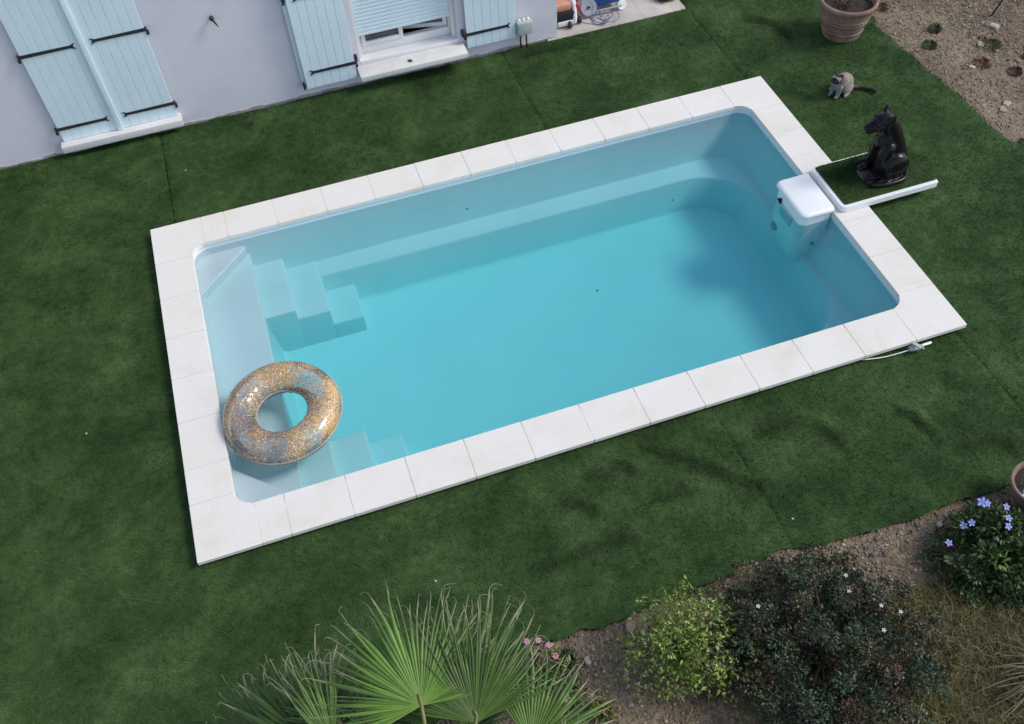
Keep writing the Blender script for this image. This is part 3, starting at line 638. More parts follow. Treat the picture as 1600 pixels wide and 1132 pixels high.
# utility box
ub = empty('utility_box', (1.19, 3.69, .20), 'small grey green electrical box with three round caps on the house wall', 'electrical box')
bm = bmesh.new(); box(bm, (0, 0, 0), (.19, .11, .17), bev=.01, seg=3); build('box_body', bm, M['boxgrey'], ub, auto=40)
bm = bmesh.new(); box(bm, (0, -.058, 0), (.17, .012, .15), bev=.005); build('cover', bm, M['boxgrey'], ub, auto=40)
for k in (-1, 0, 1):
    bm = bmesh.new(); lathe(bm, [(.0, .022), (.016, .02), (.019, 0), (.019, -.005)], (k*.055, 0, .086), 16); build('cap', bm, M['white'], ub, True)
for k in (-.045, .03):
    bm = bmesh.new(); tube(bm, [(k, .0, -.08), (k, .005, -.2), (k+.005, 0, -.3)], .011, 8); build('cable', bm, M['iron'], ub, True)
# dead leaf on the sill
def leafmesh(name, loc, size, m, label, cat, col, group=None):
    n = 9; V = []; 
    for i in range(n):
        t = i/(n-1); w = math.sin(math.pi*min(1, t*1.02))**.8*.5; bend = .25*math.sin(t*3)
        V += [(-w*size, (t-.5)*size*1.5, (bend+.15)*size*.6), (0, (t-.5)*size*1.5, bend*size*.3), (w*size, (t-.5)*size*1.5, (bend+.2)*size*.6)]
    F = []
    for i in range(n-1):
        for k in range(2): F.append((i*3+k, i*3+k+1, i*3+k+4, i*3+k+3))
    o = npmesh(name, V, F, m, col=np.tile(col, (len(V), 1))); o.location = loc; o.rotation_euler = (0, 0, .8); return tag(o, label, cat, group)
leafmesh('dry_leaf', (-.26, 3.60, .152), .045, M['straw'], 'small dark dry leaf lying on the white window sill', 'leaf', (.06, .055, .045))

# ------------------------------------------------------------ pots
def pot(loc, rt_, rb, h, label, soilz):
    t = empty('terracotta_pot', loc, label, 'plant pot')
    bm = bmesh.new(); k = rt_/.34
    prof = [(0.0, .0), (rb, 0), (rb+.008, .015)]
    for i in range(1, 9):
        u = i/9; prof.append((rb+(rt_*.93-rb)*u, h*.86*u))
        if i in (2, 5, 6): prof += [(rb+(rt_*.93-rb)*u+.009*k, h*.86*u+.006), (rb+(rt_*.93-rb)*u+.009*k, h*.86*u+.018), (rb+(rt_*.93-rb)*u+.003, h*.86*u+.024)]
    prof += [(rt_*.94, h*.87), (rt_*.98, h*.89), (rt_, h*.93), (rt_, h*.97), (rt_*.975, h), (rt_*.91, h), (rt_*.875, h*.96), (rt_*.83, soilz-.02)]
    lathe(bm, prof, n=56); build('pot_body', bm, M['terracotta'], t, auto=60)
    bm = bmesh.new(); rr = rt_*.85; c = bm.verts.new((0, 0, soilz+.01)); rings = []
    for q in (.35, .7, 1.0): rings.append([bm.verts.new((rr*q*math.cos(a), rr*q*math.sin(a), soilz+random.uniform(-.015, .015))) for a in np.linspace(0, 2*math.pi, 30, endpoint=False)])
    for k in range(30):
        bm.faces.new((c, rings[0][k], rings[0][(k+1) % 30]))
        for a, b in zip(rings, rings[1:]): bm.faces.new((a[k], a[(k+1) % 30], b[(k+1) % 30], b[k]))
    build('potting_soil', bm, M['soilpot'], t, True); return t
p1 = pot((4.87, 2.53, TZ), .345, .22, .47, 'large weathered terracotta pot with bare soil at the far edge of the lawn', .37)
bm = bmesh.new()
for k in range(16):
    a = random.uniform(0, 6.28); r = random.uniform(0, .1); L_ = random.uniform(.12, .28); b = random.uniform(0, 6.28)
    tube(bm, curvept([(r*math.cos(a)-.03, r*math.sin(a), .36), (r*math.cos(a)+.05*math.cos(b)-.03, r*math.sin(a)+.05*math.sin(b), .36+L_*.6), (r*math.cos(a)+.16*math.cos(b), r*math.sin(a)+.16*math.sin(b), .36+L_)], 4), [.006]*8+[.002], 5)
build('dead_stems', bm, M['bark'], p1)
p2 = pot((2.96, -3.70, TZ+.01), .215, .15, .30, 'terracotta pot cut off by the right edge beside the blue flowering bush', .25)
p2.rotation_euler = (R(-4), R(-6), 0)

# ------------------------------------------------------------ drain valve by the coping
vv = empty('valve_pipe', (2.95, -2.035, -.07), 'thin white pipe with a grey tap lying on the grass along the pool edging', 'pipe')
bm = bmesh.new(); tube(bm, curvept([(-.5, .045, .005), (-.3, .015, -.01), (-.12, .0, .0), (.0, .0, .01)], 4), .005, 8); tube(bm, [(0, 0, .01), (.17, .0, .015)], .012, 10); build('pipe', bm, M['plastic'], vv, True)
bm = bmesh.new(); tube(bm, [(-.05, .005, .01), (.05, -.006, .012)], .027, 12); box(bm, (0, 0, .045), (.02, .02, .04)); build('valve_body', bm, M['boxgrey'], vv)
bm = bmesh.new(); box(bm, (.0, -.015, .066), (.035, .085, .012), R(25), .004); build('handle', bm, M['boxgrey'], vv)
bm = bmesh.new(); tube(bm, [(.055, -.008, .03), (.06, -.05, .02)], .014, 8); build('nozzle', bm, M['grey'], vv)

# ------------------------------------------------------------ things on the patio
vc = empty('pool_cleaner_cart', (2.33, 4.12, TZ+.012), 'blue wheeled pool cleaner cart with grey reel, cut off by the top edge', 'pool cleaner cart')
bm = bmesh.new(); boxlim(bm, -.10, .30, -.10, .60, .09, .22, .04, 3); build('cart_body', bm, M['blue'], vc, auto=40)
bm = bmesh.new(); tube(bm, curvept([(-.12, -.13, .06), (.1, -.14, .065), (.28, -.12, .07), (.37, .05, .09)], 5), .014, 8); tube(bm, [(-.1, -.02, .05), (-.12, .3, .06)], .014, 8); build('frame_bar', bm, M['grey'], vc, True)
for x, y, r, w, nm, mm in ((.27, -.12, .062, .035, 'wheel', 'plastic'), (.33, .5, .062, .035, 'wheel', 'plastic')):
    bm = bmesh.new(); Mx = Matrix.Rotation(R(75), 4, 'X'); lathe(bm, [(0, w*.5), (r*.35, w*.55), (r*.4, w*.4), (r*.9, w*.5), (r, w*.3), (r, -w*.3), (r*.9, -w*.5), (0, -w*.5)], (x, y, r), 28, Mx); build(nm, bm, M[mm], vc, auto=40)
bm = bmesh.new(); Mx = Matrix.Rotation(R(62), 4, 'X'); lathe(bm, [(0, .03), (.02, .035), (.03, .02), (.10, .028), (.115, .012), (.115, -.02), (0, -.03)], (-.18, -.10, .12), 32, Mx); rl = build('reel', bm, M['grey'], vc, auto=40)
bm = bmesh.new(); lathe(bm, [(0, .0), (.016, .0), (.014, .012), (0, .014)], (-.18, -.131, .137), 14, Mx); build('hub', bm, M['dark'], rl)
bm = bmesh.new(); tube(bm, [(-.09, -.06, .01), (-.085, .0, .35), (-.08, .05, .6)], .018, 8); tube(bm, [(-.28, .02, .02), (-.27, .1, .4), (-.26, .15, .7)], .018, 8); tube(bm, [(-.40, .05, .12), (-.26, .1, .14)], .008, 6); build('handle_post', bm, M['blue'], vc, True)
bc = bmesh.new()
random.seed(3)
for k in range(4):
    cx, cy = -.10+k*.045, -.20+random.uniform(-.03, .03); rx, ry = .07+.02*k, .15+random.uniform(-.03, .04)
    pts = [(cx+rx*math.cos(t)*(1+.1*math.sin(2*t+k)), cy+ry*math.sin(t), .012+.012*k+(.12 if math.sin(t) > .6 else 0)) for t in np.linspace(.3*k, .3*k+6.0, 12)]
    tube(bc, curvept(pts, 4), .0038, 6)
tube(bc, curvept([(-.08, -.02, .25), (-.06, -.15, .1), (-.02, -.30, .02), (-.12, -.34, .01), (-.30, -.22, .01), (-.33, -.15, .01)], 6), .0038, 6)
cb = build('coiled_cable', bc, M['bluecable'], None, True); cb.location = (2.33, 4.12, TZ+.012); tag(cb, 'thin blue cable in loose loops spilling onto the pale patio paving', 'cable')
gm = empty('garden_machine', (1.90, 4.02, TZ+.012), 'small red, white and black wheeled machine half hidden behind the house corner', 'garden machine')
bm = bmesh.new(); boxlim(bm, -.22, .03, -.13, .12, .06, .20, .03, 2); build('body', bm, M['dark'], gm, auto=40)
bm = bmesh.new(); boxlim(bm, -.20, .0, -.10, .1, .20, .29, .03, 2); build('top_cover', bm, M['peach'], gm, auto=40)
bm = bmesh.new(); tube(bm, curvept([(-.04, .12, .40), (.0, .05, .37), (.035, -.05, .27), (.03, -.12, .12), (.02, -.13, .04)], 5), .028, 10); build('curved_band', bm, M['white'], gm, True)
bm = bmesh.new(); boxlim(bm, .045, .095, -.10, .08, .07, .26, .02, 2); build('side_panel', bm, M['red'], gm, auto=40)
bm = bmesh.new(); boxlim(bm, -.20, .01, -.15, -.11, .03, .09, .01, 2); build('front_bumper', bm, M['sill'], gm, auto=40)
for x, y in ((.10, -.10), (-.05, -.16), (.08, .1)):
    bm = bmesh.new(); lathe(bm, [(0, .02), (.035, .02), (.045, .01), (.045, -.01), (.035, -.02), (0, -.02)], (x, y, .045), 20, Matrix.Rotation(R(90), 4, 'Y')); build('wheel', bm, M['iron'], gm, auto=40)

# ------------------------------------------------------------ stones, gravel and straw
_ico = bmesh.new(); bmesh.ops.create_icosphere(_ico, subdivisions=1, radius=1); ICV = np.array([v.co[:] for v in _ico.verts]); _ico.verts.index_update(); ICF = np.array([[v.index for v in f.verts] for f in _ico.faces]); _ico.free()
def zsoil(x, y): return ground_h(np.asarray(x, float), np.asarray(y, float))
def pebbles(n):
    x = np.concatenate([RNG.uniform(5.2, 8.4, n//2), RNG.uniform(-3.5, 4.2, n-n//2)]); y = np.concatenate([RNG.uniform(-2.5, 4.6, n//2), RNG.uniform(-6.0, -3.2, n-n//2)])
    dens = np.clip(fbm(x, y, 1.3, 3)*2.8-.5, .18, 1)
    k = (~in_turf(x, y)) & (RNG.random(n) < dens); x, y = x[k], y[k]; n = len(x)
    s = .0038 + .011*RNG.random(n)**3.5 + .014*(RNG.random(n) > .985)
    b = RNG.uniform(.7, 1.25, n)[:, None]; pal = np.array([(.27, .21, .155), (.31, .27, .22), (.22, .15, .10), (.40, .35, .28), (.14, .10, .07), (.23, .21, .20)]); col = pal[RNG.choice(6, n, p=[.28, .16, .22, .07, .17, .10])]*b
    V = ICV[:, None][:, 0][None]*(1 + RNG.uniform(-.28, .28, (n, len(ICV), 1)))
    V = V*np.stack([RNG.uniform(.8, 1.6, n), RNG.uniform(.7, 1.2, n), RNG.uniform(.45, .8, n)], -1)[:, None]*s[:, None, None]
    a = RNG.uniform(0, 6.28, n); c_, s_ = np.cos(a)[:, None], np.sin(a)[:, None]
    V = np.stack([V[..., 0]*c_-V[..., 1]*s_, V[..., 0]*s_+V[..., 1]*c_, V[..., 2]], -1) + np.stack([x, y, zsoil(x, y)+s*.25], -1)[:, None]
    F = (ICF[None] + (np.arange(n)*len(ICV))[:, None, None]).reshape(-1, 3)
    return npmesh('gravel', V.reshape(-1, 3), F, M['pebble'], col=np.repeat(col, len(ICV), 0))
tag(pebbles(120000), 'small brown and grey stones scattered over the bare earth round the lawn', 'gravel', kind='stuff')
def strands(n, regions, pal, lo, hi, wid, name, flat=.25):
    pts = []
    x = np.concatenate([RNG.uniform(r[0], r[1], int(n*r[4])) for r in regions]); y = np.concatenate([RNG.uniform(r[2], r[3], int(n*r[4])) for r in regions])
    k = (~in_turf(x, y)) & (RNG.random(len(x)) < np.clip(fbm(x, y, 1.7, 3)*3-.7, .12, 1)); x, y = x[k], y[k]; n = len(x)
    z = zsoil(x, y); a = RNG.uniform(0, 6.28, n); L_ = RNG.uniform(lo, hi, n); up = np.abs(RNG.normal(0, flat, n)); bend = RNG.normal(0, .8, n); w = wid*RNG.uniform(.6, 1.4, n)
    V = []; 
    for t, tw in ((0, 1), (.5, .9), (1, .15)):
        px = x+np.cos(a+bend*t)*L_*t; py = y+np.sin(a+bend*t)*L_*t; pz = z+.004+L_*up*t*(1.4-.6*t); nx, ny = -np.sin(a+bend*t)*w*tw, np.cos(a+bend*t)*w*tw
        V += [np.stack([px-nx, py-ny, pz], -1), np.stack([px+nx, py+ny, pz+.001], -1)]
    V = np.stack(V, 1).reshape(-1, 3); b = (np.arange(n)*6)[:, None]
    F = np.concatenate([b+np.array([0, 1, 3, 2]), b+np.array([2, 3, 5, 4])]); pal = np.array(pal)
    col = np.repeat(pal[RNG.integers(0, len(pal), n)]*RNG.uniform(.7, 1.2, n)[:, None], 6, 0)
    return npmesh(name, V, F, M['straw'], col=col)
o = strands(32000, [(5.2, 8.3, -2, 4.6, .42), (-3, 3.8, -6, -3.3, .58)], [(.24, .18, .11), (.30, .24, .15), (.16, .11, .07), (.12, .12, .05)], .03, .12, .0020, 'dry_litter'); tag(o, 'dry straw and plant litter strewn over the bare earth', 'plant litter', kind='stuff')
o = strands(60000, [(1.2, 3.0, -5.4, -4.05, .85), (-.2, .7, -5.4, -4.6, .15)], [(.11, .115, .04), (.20, .17, .075), (.08, .09, .03), (.26, .20, .11)], .05, .15, .0026, 'low_weeds', .6); tag(o, 'olive and tan low weeds growing on the ground right of the big dark shrub', 'ground cover', kind='stuff')
def stone(x, y, s, label, col):
    bm = bmesh.new(); bmesh.ops.create_icosphere(bm, subdivisions=3, radius=1); rr = random.Random(int(x*100+y*37))
    ph = [rr.uniform(0, 6) for _ in range(6)]; sx_, sy_, sz_ = rr.uniform(.9, 1.5), rr.uniform(.7, 1.1), rr.uniform(.45, .7)
    for v in bm.verts:
        c = v.co; k = 1 + .13*math.sin(3*c.x+ph[0])*math.cos(2.5*c.y+ph[1]) + .08*math.sin(6*c.z+ph[2]+3*c.x) + .05*math.sin(9*c.y+ph[3])
        q = .72; c = Vector((max(-q, min(q, c.x)), max(-q, min(q, c.y)), max(-q, min(q, c.z))))*k
        v.co = Vector((c.x*sx_, c.y*sy_, c.z*sz_))*s
    bmesh.ops.rotate(bm, verts=bm.verts[:], cent=(0, 0, 0), matrix=Matrix.Rotation(rr.uniform(0, 6), 3, 'Z'))
    me = bpy.data.meshes.new('stone'); bm.to_mesh(me); bm.free(); a = me.color_attributes.new('Col', 'FLOAT_COLOR', 'POINT')
    for d in a.data: d.color = (*col, 1)
    o = link('stone', me, M['pebble'], None, True); me.set_sharp_from_angle(angle=R(28)); o.location = (x, y, float(zsoil(x, y))+s*.2); tag(o, label, 'stone', 'larger stones on the bare earth')
for a in [(-.47, -3.60, .055, 'pale grey brown stone at the lawn edge left of the yellow green bush', (.27, .23, .19)),
          (6.64, 1.97, .07, 'pale flat stone near the base of the thin dark stake', (.42, .38, .33)),
          (5.88, .66, .045, 'pinkish stone, right one of a close pair by the upper right lawn edge', (.45, .33, .28)),
          (5.79, .60, .042, 'tan stone, left one of a close pair by the upper right lawn edge', (.38, .30, .24)),
          (1.54, -4.93, .045, 'round tan stone near the bottom edge right of the dark shrub', (.38, .31, .24)),
          (1.76, -5.06, .038, 'pale stone nearest the bottom right corner', (.46, .42, .36)),
          (1.98, -4.80, .045, 'angular grey tan stone beside the dry grass clump at the right edge', (.30, .25, .20)),
          (6.28, 1.72, .05, 'yellowish stone in the weeds below the thin dark stake', (.36, .33, .22)),
          (-.86, -3.72, .028, 'cream stone right of the small dark weed by the front lawn edge', (.42, .37, .31)),
          (-.62, -3.90, .026, 'light stone on the earth left of the yellow green bush', (.40, .36, .32)),
          (2.18, -3.62, .03, 'white stone on the gravel between the dark shrub and the blue flowers', (.5, .46, .4)),
          (5.9, 1.35, .03, 'small white stone halfway along the right lawn edge', (.46, .43, .4))]: stone(*a)

# ------------------------------------------------------------ plants
def rotbasis(n):
    z = n/np.linalg.norm(n, axis=1, keepdims=True); h = np.where(np.abs(z[:, 2:3]) > .9, np.array([[1., 0, 0]]), np.array([[0., 0, 1]]))
    x = np.cross(h, z); x /= np.linalg.norm(x, axis=1, keepdims=True); return x, np.cross(z, x), z
def leaves(P, nrm, size, col, name, m, parent, aspect=.5, seed=0):
    """pointed leaf = 2 folded quads around a midrib, base at P, growing roughly along nrm"""
    n = len(P); rg_ = np.random.default_rng(seed); x, y, z = rotbasis(nrm); t = rg_.uniform(0, 6.28, n)[:, None]; s = x*np.cos(t)+y*np.sin(t); u = z*.75+(-x*np.sin(t)+y*np.cos(t))*.65
    s *= (size*aspect*.5)[:, None]; u = u/np.linalg.norm(u, axis=1, keepdims=True); w = np.cross(u, s); w /= np.linalg.norm(w, axis=1, keepdims=True)+1e-9; sz = size[:, None]
    V = np.stack([P, P+u*sz*.45+s+w*sz*.08, P+u*sz, P+u*sz*.45-s+w*sz*.08, P+u*sz*.5], 1).reshape(-1, 3)
    b = (np.arange(n)*5)[:, None]; F = np.concatenate([b+np.array([0, 1, 2]), b+np.array([0, 2, 3])])
    V = V; c = np.repeat(col, 5, 0)
    return npmesh(name, V, F, m, parent, c)
def shrub(name, loc, label, cat, rad, h, nclump, per, lsize, pal, clump_r, stems=18, shell=(.55, 1.0), seed=1, aspect=.5, group=None, holes=1.1):
    g_ = np.random.default_rng(seed); t = empty(name, loc, label, cat, group)
    d = g_.normal(0, 1, (nclump*3, 3)); d[:, 2] = np.abs(d[:, 2])*1.25; d /= np.linalg.norm(d, axis=1, keepdims=True)
    lump = .80 + .38*fbm(np.arctan2(d[:, 1], d[:, 0])*holes+seed*3, d[:, 2]*1.6+seed, 1.3, 3)
    r = g_.uniform(shell[0], shell[1], len(d))*lump; C_ = d*r[:, None]*np.array([rad[0], rad[1], h]); keep = fbm(C_[:, 0]*2.2+seed, C_[:, 1]*2.2, 1.5, 2) > .22
    C_ = C_[keep][:nclump]; nc = len(C_); ck = g_.uniform(.45, 1.45, nc); ci = g_.integers(0, len(pal), nc)
    k = np.repeat(np.arange(nc), per); n = len(k); o = g_.normal(0, 1, (n, 3)); o /= np.linalg.norm(o, axis=1, keepdims=True); o[:, 2] = np.abs(o[:, 2])*.8+.0*o[:, 2]
    cr_ = clump_r*g_.uniform(.6, 1.25, nc); P = C_[k] + o*cr_[k, None]*g_.uniform(.45, 1, (n, 1)); P[:, 2] = np.maximum(P[:, 2], .01)
    col = np.array(pal)[ci[k]]*ck[k, None]*g_.uniform(.75, 1.25, (n, 1))
    leaves(P, o+np.array([0, 0, .25]), lsize*g_.uniform(.65, 1.25, n), col, 'foliage', M['leaf'], t, aspect, seed)
    bm = bmesh.new(); rr = random.Random(seed)
    for i in range(stems):
        q = C_[rr.randrange(nc)]; tube(bm, curvept([(rr.uniform(-.05, .05), rr.uniform(-.05, .05), -.03), (q[0]*.35, q[1]*.35, q[2]*.55), (q[0]*.95, q[1]*.95, q[2]*.98)], 4), [.010*(1-.09*j) for j in range(9)], 5)
    build('stems', bm, M['bark'], t); return t, C_
def flower(parent, p, r, npet, col, m='petal', up=(0, 0, 1)):
    V = []; F = []; cl = []; upv = Vector(up).normalized(); q = upv.to_track_quat('Z', 'Y'); a0 = random.uniform(0, 6)
    for k in range(npet):
        a = a0+2*math.pi*k/npet; b = len(V)
        for u, w, z in ((0, 0, 0), (.6, .30, .12), (1, .06, .05), (.6, -.30, .12)):
            v = q @ Vector((r*(u*math.cos(a)-w*math.sin(a)), r*(u*math.sin(a)+w*math.cos(a)), r*z)); V.append(tuple(Vector(p)+v)); cl.append(col if u > 0 else tuple(c*.7 for c in col))
        F.append((b, b+1, b+2, b+3))
    return npmesh('flower', V, F, M[m], parent, np.array(cl))
# big dark shrub
big, CC = shrub('rock_rose_shrub', (.74, -4.27, TZ), 'big sprawling dark grey green shrub dotted with a few white flowers', 'shrub', (.90, .86), .64, 520, 110, .025,
    [(.040, .062, .032), (.052, .074, .040), (.030, .046, .026), (.078, .078, .036), (.085, .058, .036), (.060, .090, .056), (.095, .105, .045)], .078, 110, (.45, 1.05), 5, .55, holes=2.2)
def on_crown(cc, px, py):
    i = np.argmin((cc[:, 0]-px)**2*1+(cc[:, 1]-py)**2 - cc[:, 2]*.05); return cc[i]
for (wx, wy_) in ((.30, -3.95), (.82, -4.10), (1.02, -3.98), (1.26, -3.86), (1.22, -4.30), (1.10, -4.22), (.96, -4.45)):
    q = on_crown(CC, wx-.74, wy_+4.27); flower(big, (q[0], q[1], q[2]+.075), .017, 5, (.72, .72, .66))
# yellow green bush
lem, CC = shrub('lime_green_bush', (-.20, -3.93, TZ), 'loose yellow green leafy bush between the palm and the dark shrub', 'bush', (.40, .40), .66, 380, 13, .036,
    [(.19, .27, .045), (.25, .33, .07), (.13, .20, .04), (.22, .25, .08)], .06, 60, (.3, 1.22), 9, .5, holes=3)
# blue flowering bush
blu, CC = shrub('plumbago_bush', (2.38, -4.02, TZ), 'rounded green bush with pale blue flowers near the right edge', 'flowering bush', (.45, .40), .42, 300, 40, .042,
    [(.045, .085, .022), (.065, .115, .03), (.035, .065, .018), (.10, .15, .04)], .075, 20, (.5, 1.0), 13, .55, holes=2)
for k, (x, y, z) in enumerate(((-.05, .30, .42), (.26, .22, .47), (-.24, .21, .33), (-.19, .20, .36), (-.38, .15, .25), (.05, .12, .42), (.12, .22, .38), (.02, .30, .36), (.30, .02, .42), (-.02, .05, .46), (.25, -.12, .38))):
    flower(blu, (x, y, z), .045 if k < 2 else .032, 5, (.30, .36, .80), up=(random.uniform(-.3, .3), -.35+random.uniform(-.3, .3), 1))
# pink flowering plant by the palm
pk, CC = shrub('pink_flowering_plant', (-1.20, -3.86, TZ), 'low green plant with small pink flowers at the right of the palm', 'flowering plant', (.26, .38), .30, 90, 26, .05,
    [(.07, .13, .03), (.10, .16, .045), (.05, .09, .02), (.17, .17, .06)], .065, 14, (.4, 1.05), 17, .35)
for x, y, z in ((.02, .30, .27), (.08, .25, .25), (-.06, .33, .25), (.02, -.08, .30), (-.06, -.12, .28), (.07, -.16, .27), (.10, .16, .24)):
    flower(pk, (x, y, z), .026, 6, (.62, .28, .38), up=(0, -.2, 1)); 
yl, CC = shrub('yellow_weed', (-.90, -4.10, TZ), 'small yellow tipped weed at the bottom edge right of the palm', 'weed', (.13, .12), .14, 26, 22, .03, [(.22, .19, .03), (.09, .13, .03), (.14, .16, .04)], .04, 6, (.3, 1), 19)
def weed(x, y, r, h, label, pal, seed, n=420, group='small weeds on the bare earth'):
    g_ = np.random.default_rng(seed); t = empty('weed', (x, y, float(zsoil(x, y))), label, 'weed', group)
    a = g_.uniform(0, 6.28, n); l = g_.uniform(.3, 1, n)
    P = np.stack([np.cos(a)*r*l*.8, np.sin(a)*r*l*.8, h*g_.uniform(0, .8, n)*(1-.5*l)], -1); nr = np.stack([np.cos(a)*.8, np.sin(a)*.8, g_.uniform(.2, 1.2, n)], -1)
    leaves(P, nr, g_.uniform(.6, 1.2, n)*.030, np.array(pal)[g_.integers(0, len(pal), n)]*g_.uniform(.7, 1.3, (n, 1)), 'foliage', M['leaf'], t, .35, seed)
    bm = bmesh.new()
    for k in range(7): tube(bm, [(0, 0, -.01), (math.cos(k)*r*.6, math.sin(k)*r*.6, h*.7)], [.003, .0015], 4)
    build('stems', bm, M['bark'], t)
GRN = [(.035, .06, .022), (.05, .08, .03)]; OLV = [(.10, .10, .035), (.07, .08, .03)]; RUST = [(.20, .085, .035), (.26, .12, .05), (.12, .06, .035)]
for a in [(-1.00, -3.66, .09, .07, 'small dark green weed on the earth beside the palm', GRN, 31), (1.93, -3.88, .12, .09, 'dark weed on the earth between the dark shrub and blue flowers', GRN, 32),
          (5.98, 2.20, .09, .10, 'upright dark green weed nearest the terracotta pot', GRN, 33), (5.70, 1.90, .10, .08, 'low green weed at the upper lawn edge', GRN, 34),
          (6.38, 1.66, .15, .07, 'olive weed patch below the pale stone', OLV, 35), (6.05, 1.38, .13, .05, 'orange brown dried weed in the upper right earth', RUST, 36),
          (6.30, 1.10, .10, .05, 'dark red brown dried weed right of the orange one', [(.13, .045, .03), (.09, .04, .028)], 37), (6.62, 1.30, .06, .10, 'thin dark upright weed, left of a pair at the right edge', GRN, 38),
          (6.80, 1.18, .06, .09, 'thin dark upright weed, right of a pair at the right edge', GRN, 39), (5.66, -.02, .13, .07, 'green weed on the lawn edge right of the statue', GRN, 40),
          (6.15, .35, .17, .08, 'large low green weed beside the pinkish stones', GRN, 41), (2.36, -4.46, .15, .10, 'bright green weed at the right edge below the blue bush', [(.05, .11, .03), (.07, .13, .04)], 42),
          (1.98, -4.98, .12, .08, 'dark green weed under the dry grass clump', GRN, 43), (5.62, 2.85, .12, .05, 'rusty brown dried weed beside the big pot', RUST, 44),
          (1.60, -4.55, .14, .07, 'yellow green weed right of the dark shrub', [(.13, .15, .035), (.10, .12, .03)], 45), (.45, -3.40, .12, .07, 'reddish dry weed at the upper left of the dark shrub', RUST, 46)]: weed(*a)
# dry grass clump at the right edge
dg_ = empty('dry_grass_clump', (2.22, -4.92, TZ), 'clump of long tan dry grass stalks reaching in at the right edge', 'dry grass')
bm = bmesh.new(); rr = random.Random(5)
for k in range(60):
    a = R(rr.uniform(100, 250)); l = rr.uniform(.25, .62); z0 = rr.uniform(0, .1)
    tube(bm, curvept([(rr.uniform(-.05, .05), rr.uniform(-.08, .08), z0), (math.cos(a)*l*.5, math.sin(a)*l*.5*.6, z0+.10), (math.cos(a)*l, math.sin(a)*l*.6+rr.uniform(-.05, .05), .03+rr.uniform(0, .08))], 4), [.0028]*8+[.001], 4)
o = build('stalks', bm, None, dg_); mm = mat('dry_stalk', (.30, .24, .15), .8); noise_col(mm, 9, [(.3, (.20, .15, .09)), (.7, (.36, .30, .19))]); o.data.materials.append(mm)
# thin dark stake
bm = bmesh.new(); tube(bm, [(6.76, 2.19, TZ-.05), (6.84, 2.17, .12), (7.0, 2.12, .55)], .011, 8); o = build('stake', bm, M['iron'], None, True); tag(o, 'thin dark leaning stake at the top right corner', 'stake')
# twigs
for k, (x, y, a, l, lb) in enumerate(((6.4, .82, .2, .16, 'pale pinkish twig on the earth above the stone pair'), (6.05, 1.02, .5, .14, 'pale straw coloured twig below the rusty weeds'), (1.85, -4.40, .1, .22, 'thin pale twig lying on the earth near the right edge'))):
    bm = bmesh.new(); z = float(zsoil(x, y))+.02; tube(bm, curvept([(-l/2, 0, 0), (0, .012, .01), (l/2, -.01, .004)], 4), .005, 6); o = build('twig', bm, mm, None, True); o.location = (x, y, z); o.rotation_euler = (0, 0, a); tag(o, lb, 'twig', 'twigs on the bare earth')
# leaf litter and a low plant at the end of the patio
shrub('dry_bush', (3.20, 4.02, TZ), 'small brown dried bush at the end of the patio, cut off by the top edge', 'bush', (.16, .14), .16, 60, 26, .03, [(.09, .055, .05), (.05, .045, .03), (.12, .08, .06)], .05, 8, (.3, 1), 23)
random.seed(21)
for k, (x, y, lb) in enumerate(((-1.75, -2.75, 'tiny pale leaf on the grass below the pool'), (-4.3, -.35, 'tiny pale leaf on the grass left of the pool'), (-3.05, 2.9, 'tiny pale leaf on the grass below the closed shutters'), (1.1, -3.2, 'tiny pale leaf on the grass above the dark shrub'), (4.15, .03, 'tiny white petal on the turf covered panel behind the statue'))):
    leafmesh('fallen_leaf', (x, y, .09 if k == 4 else TZ+.03), .016, M['straw'], lb, 'leaf', (.5, .48, .36), 'pale fallen leaves on the grass')

for k, (x, y, z, lb) in enumerate(((.55, -.35, -.098, 'tiny dark leaf floating near the middle of the pool'), (1.75, .55, -.098, 'tiny dark leaf floating left of the filter'), (-.3, 1.2, -.098, 'tiny dark leaf floating by the far pool wall'))):
    leafmesh('floating_leaf', (x, y, z), .02, M['straw'], lb, 'leaf', (.07, .06, .03), 'tiny leaves floating on the pool')
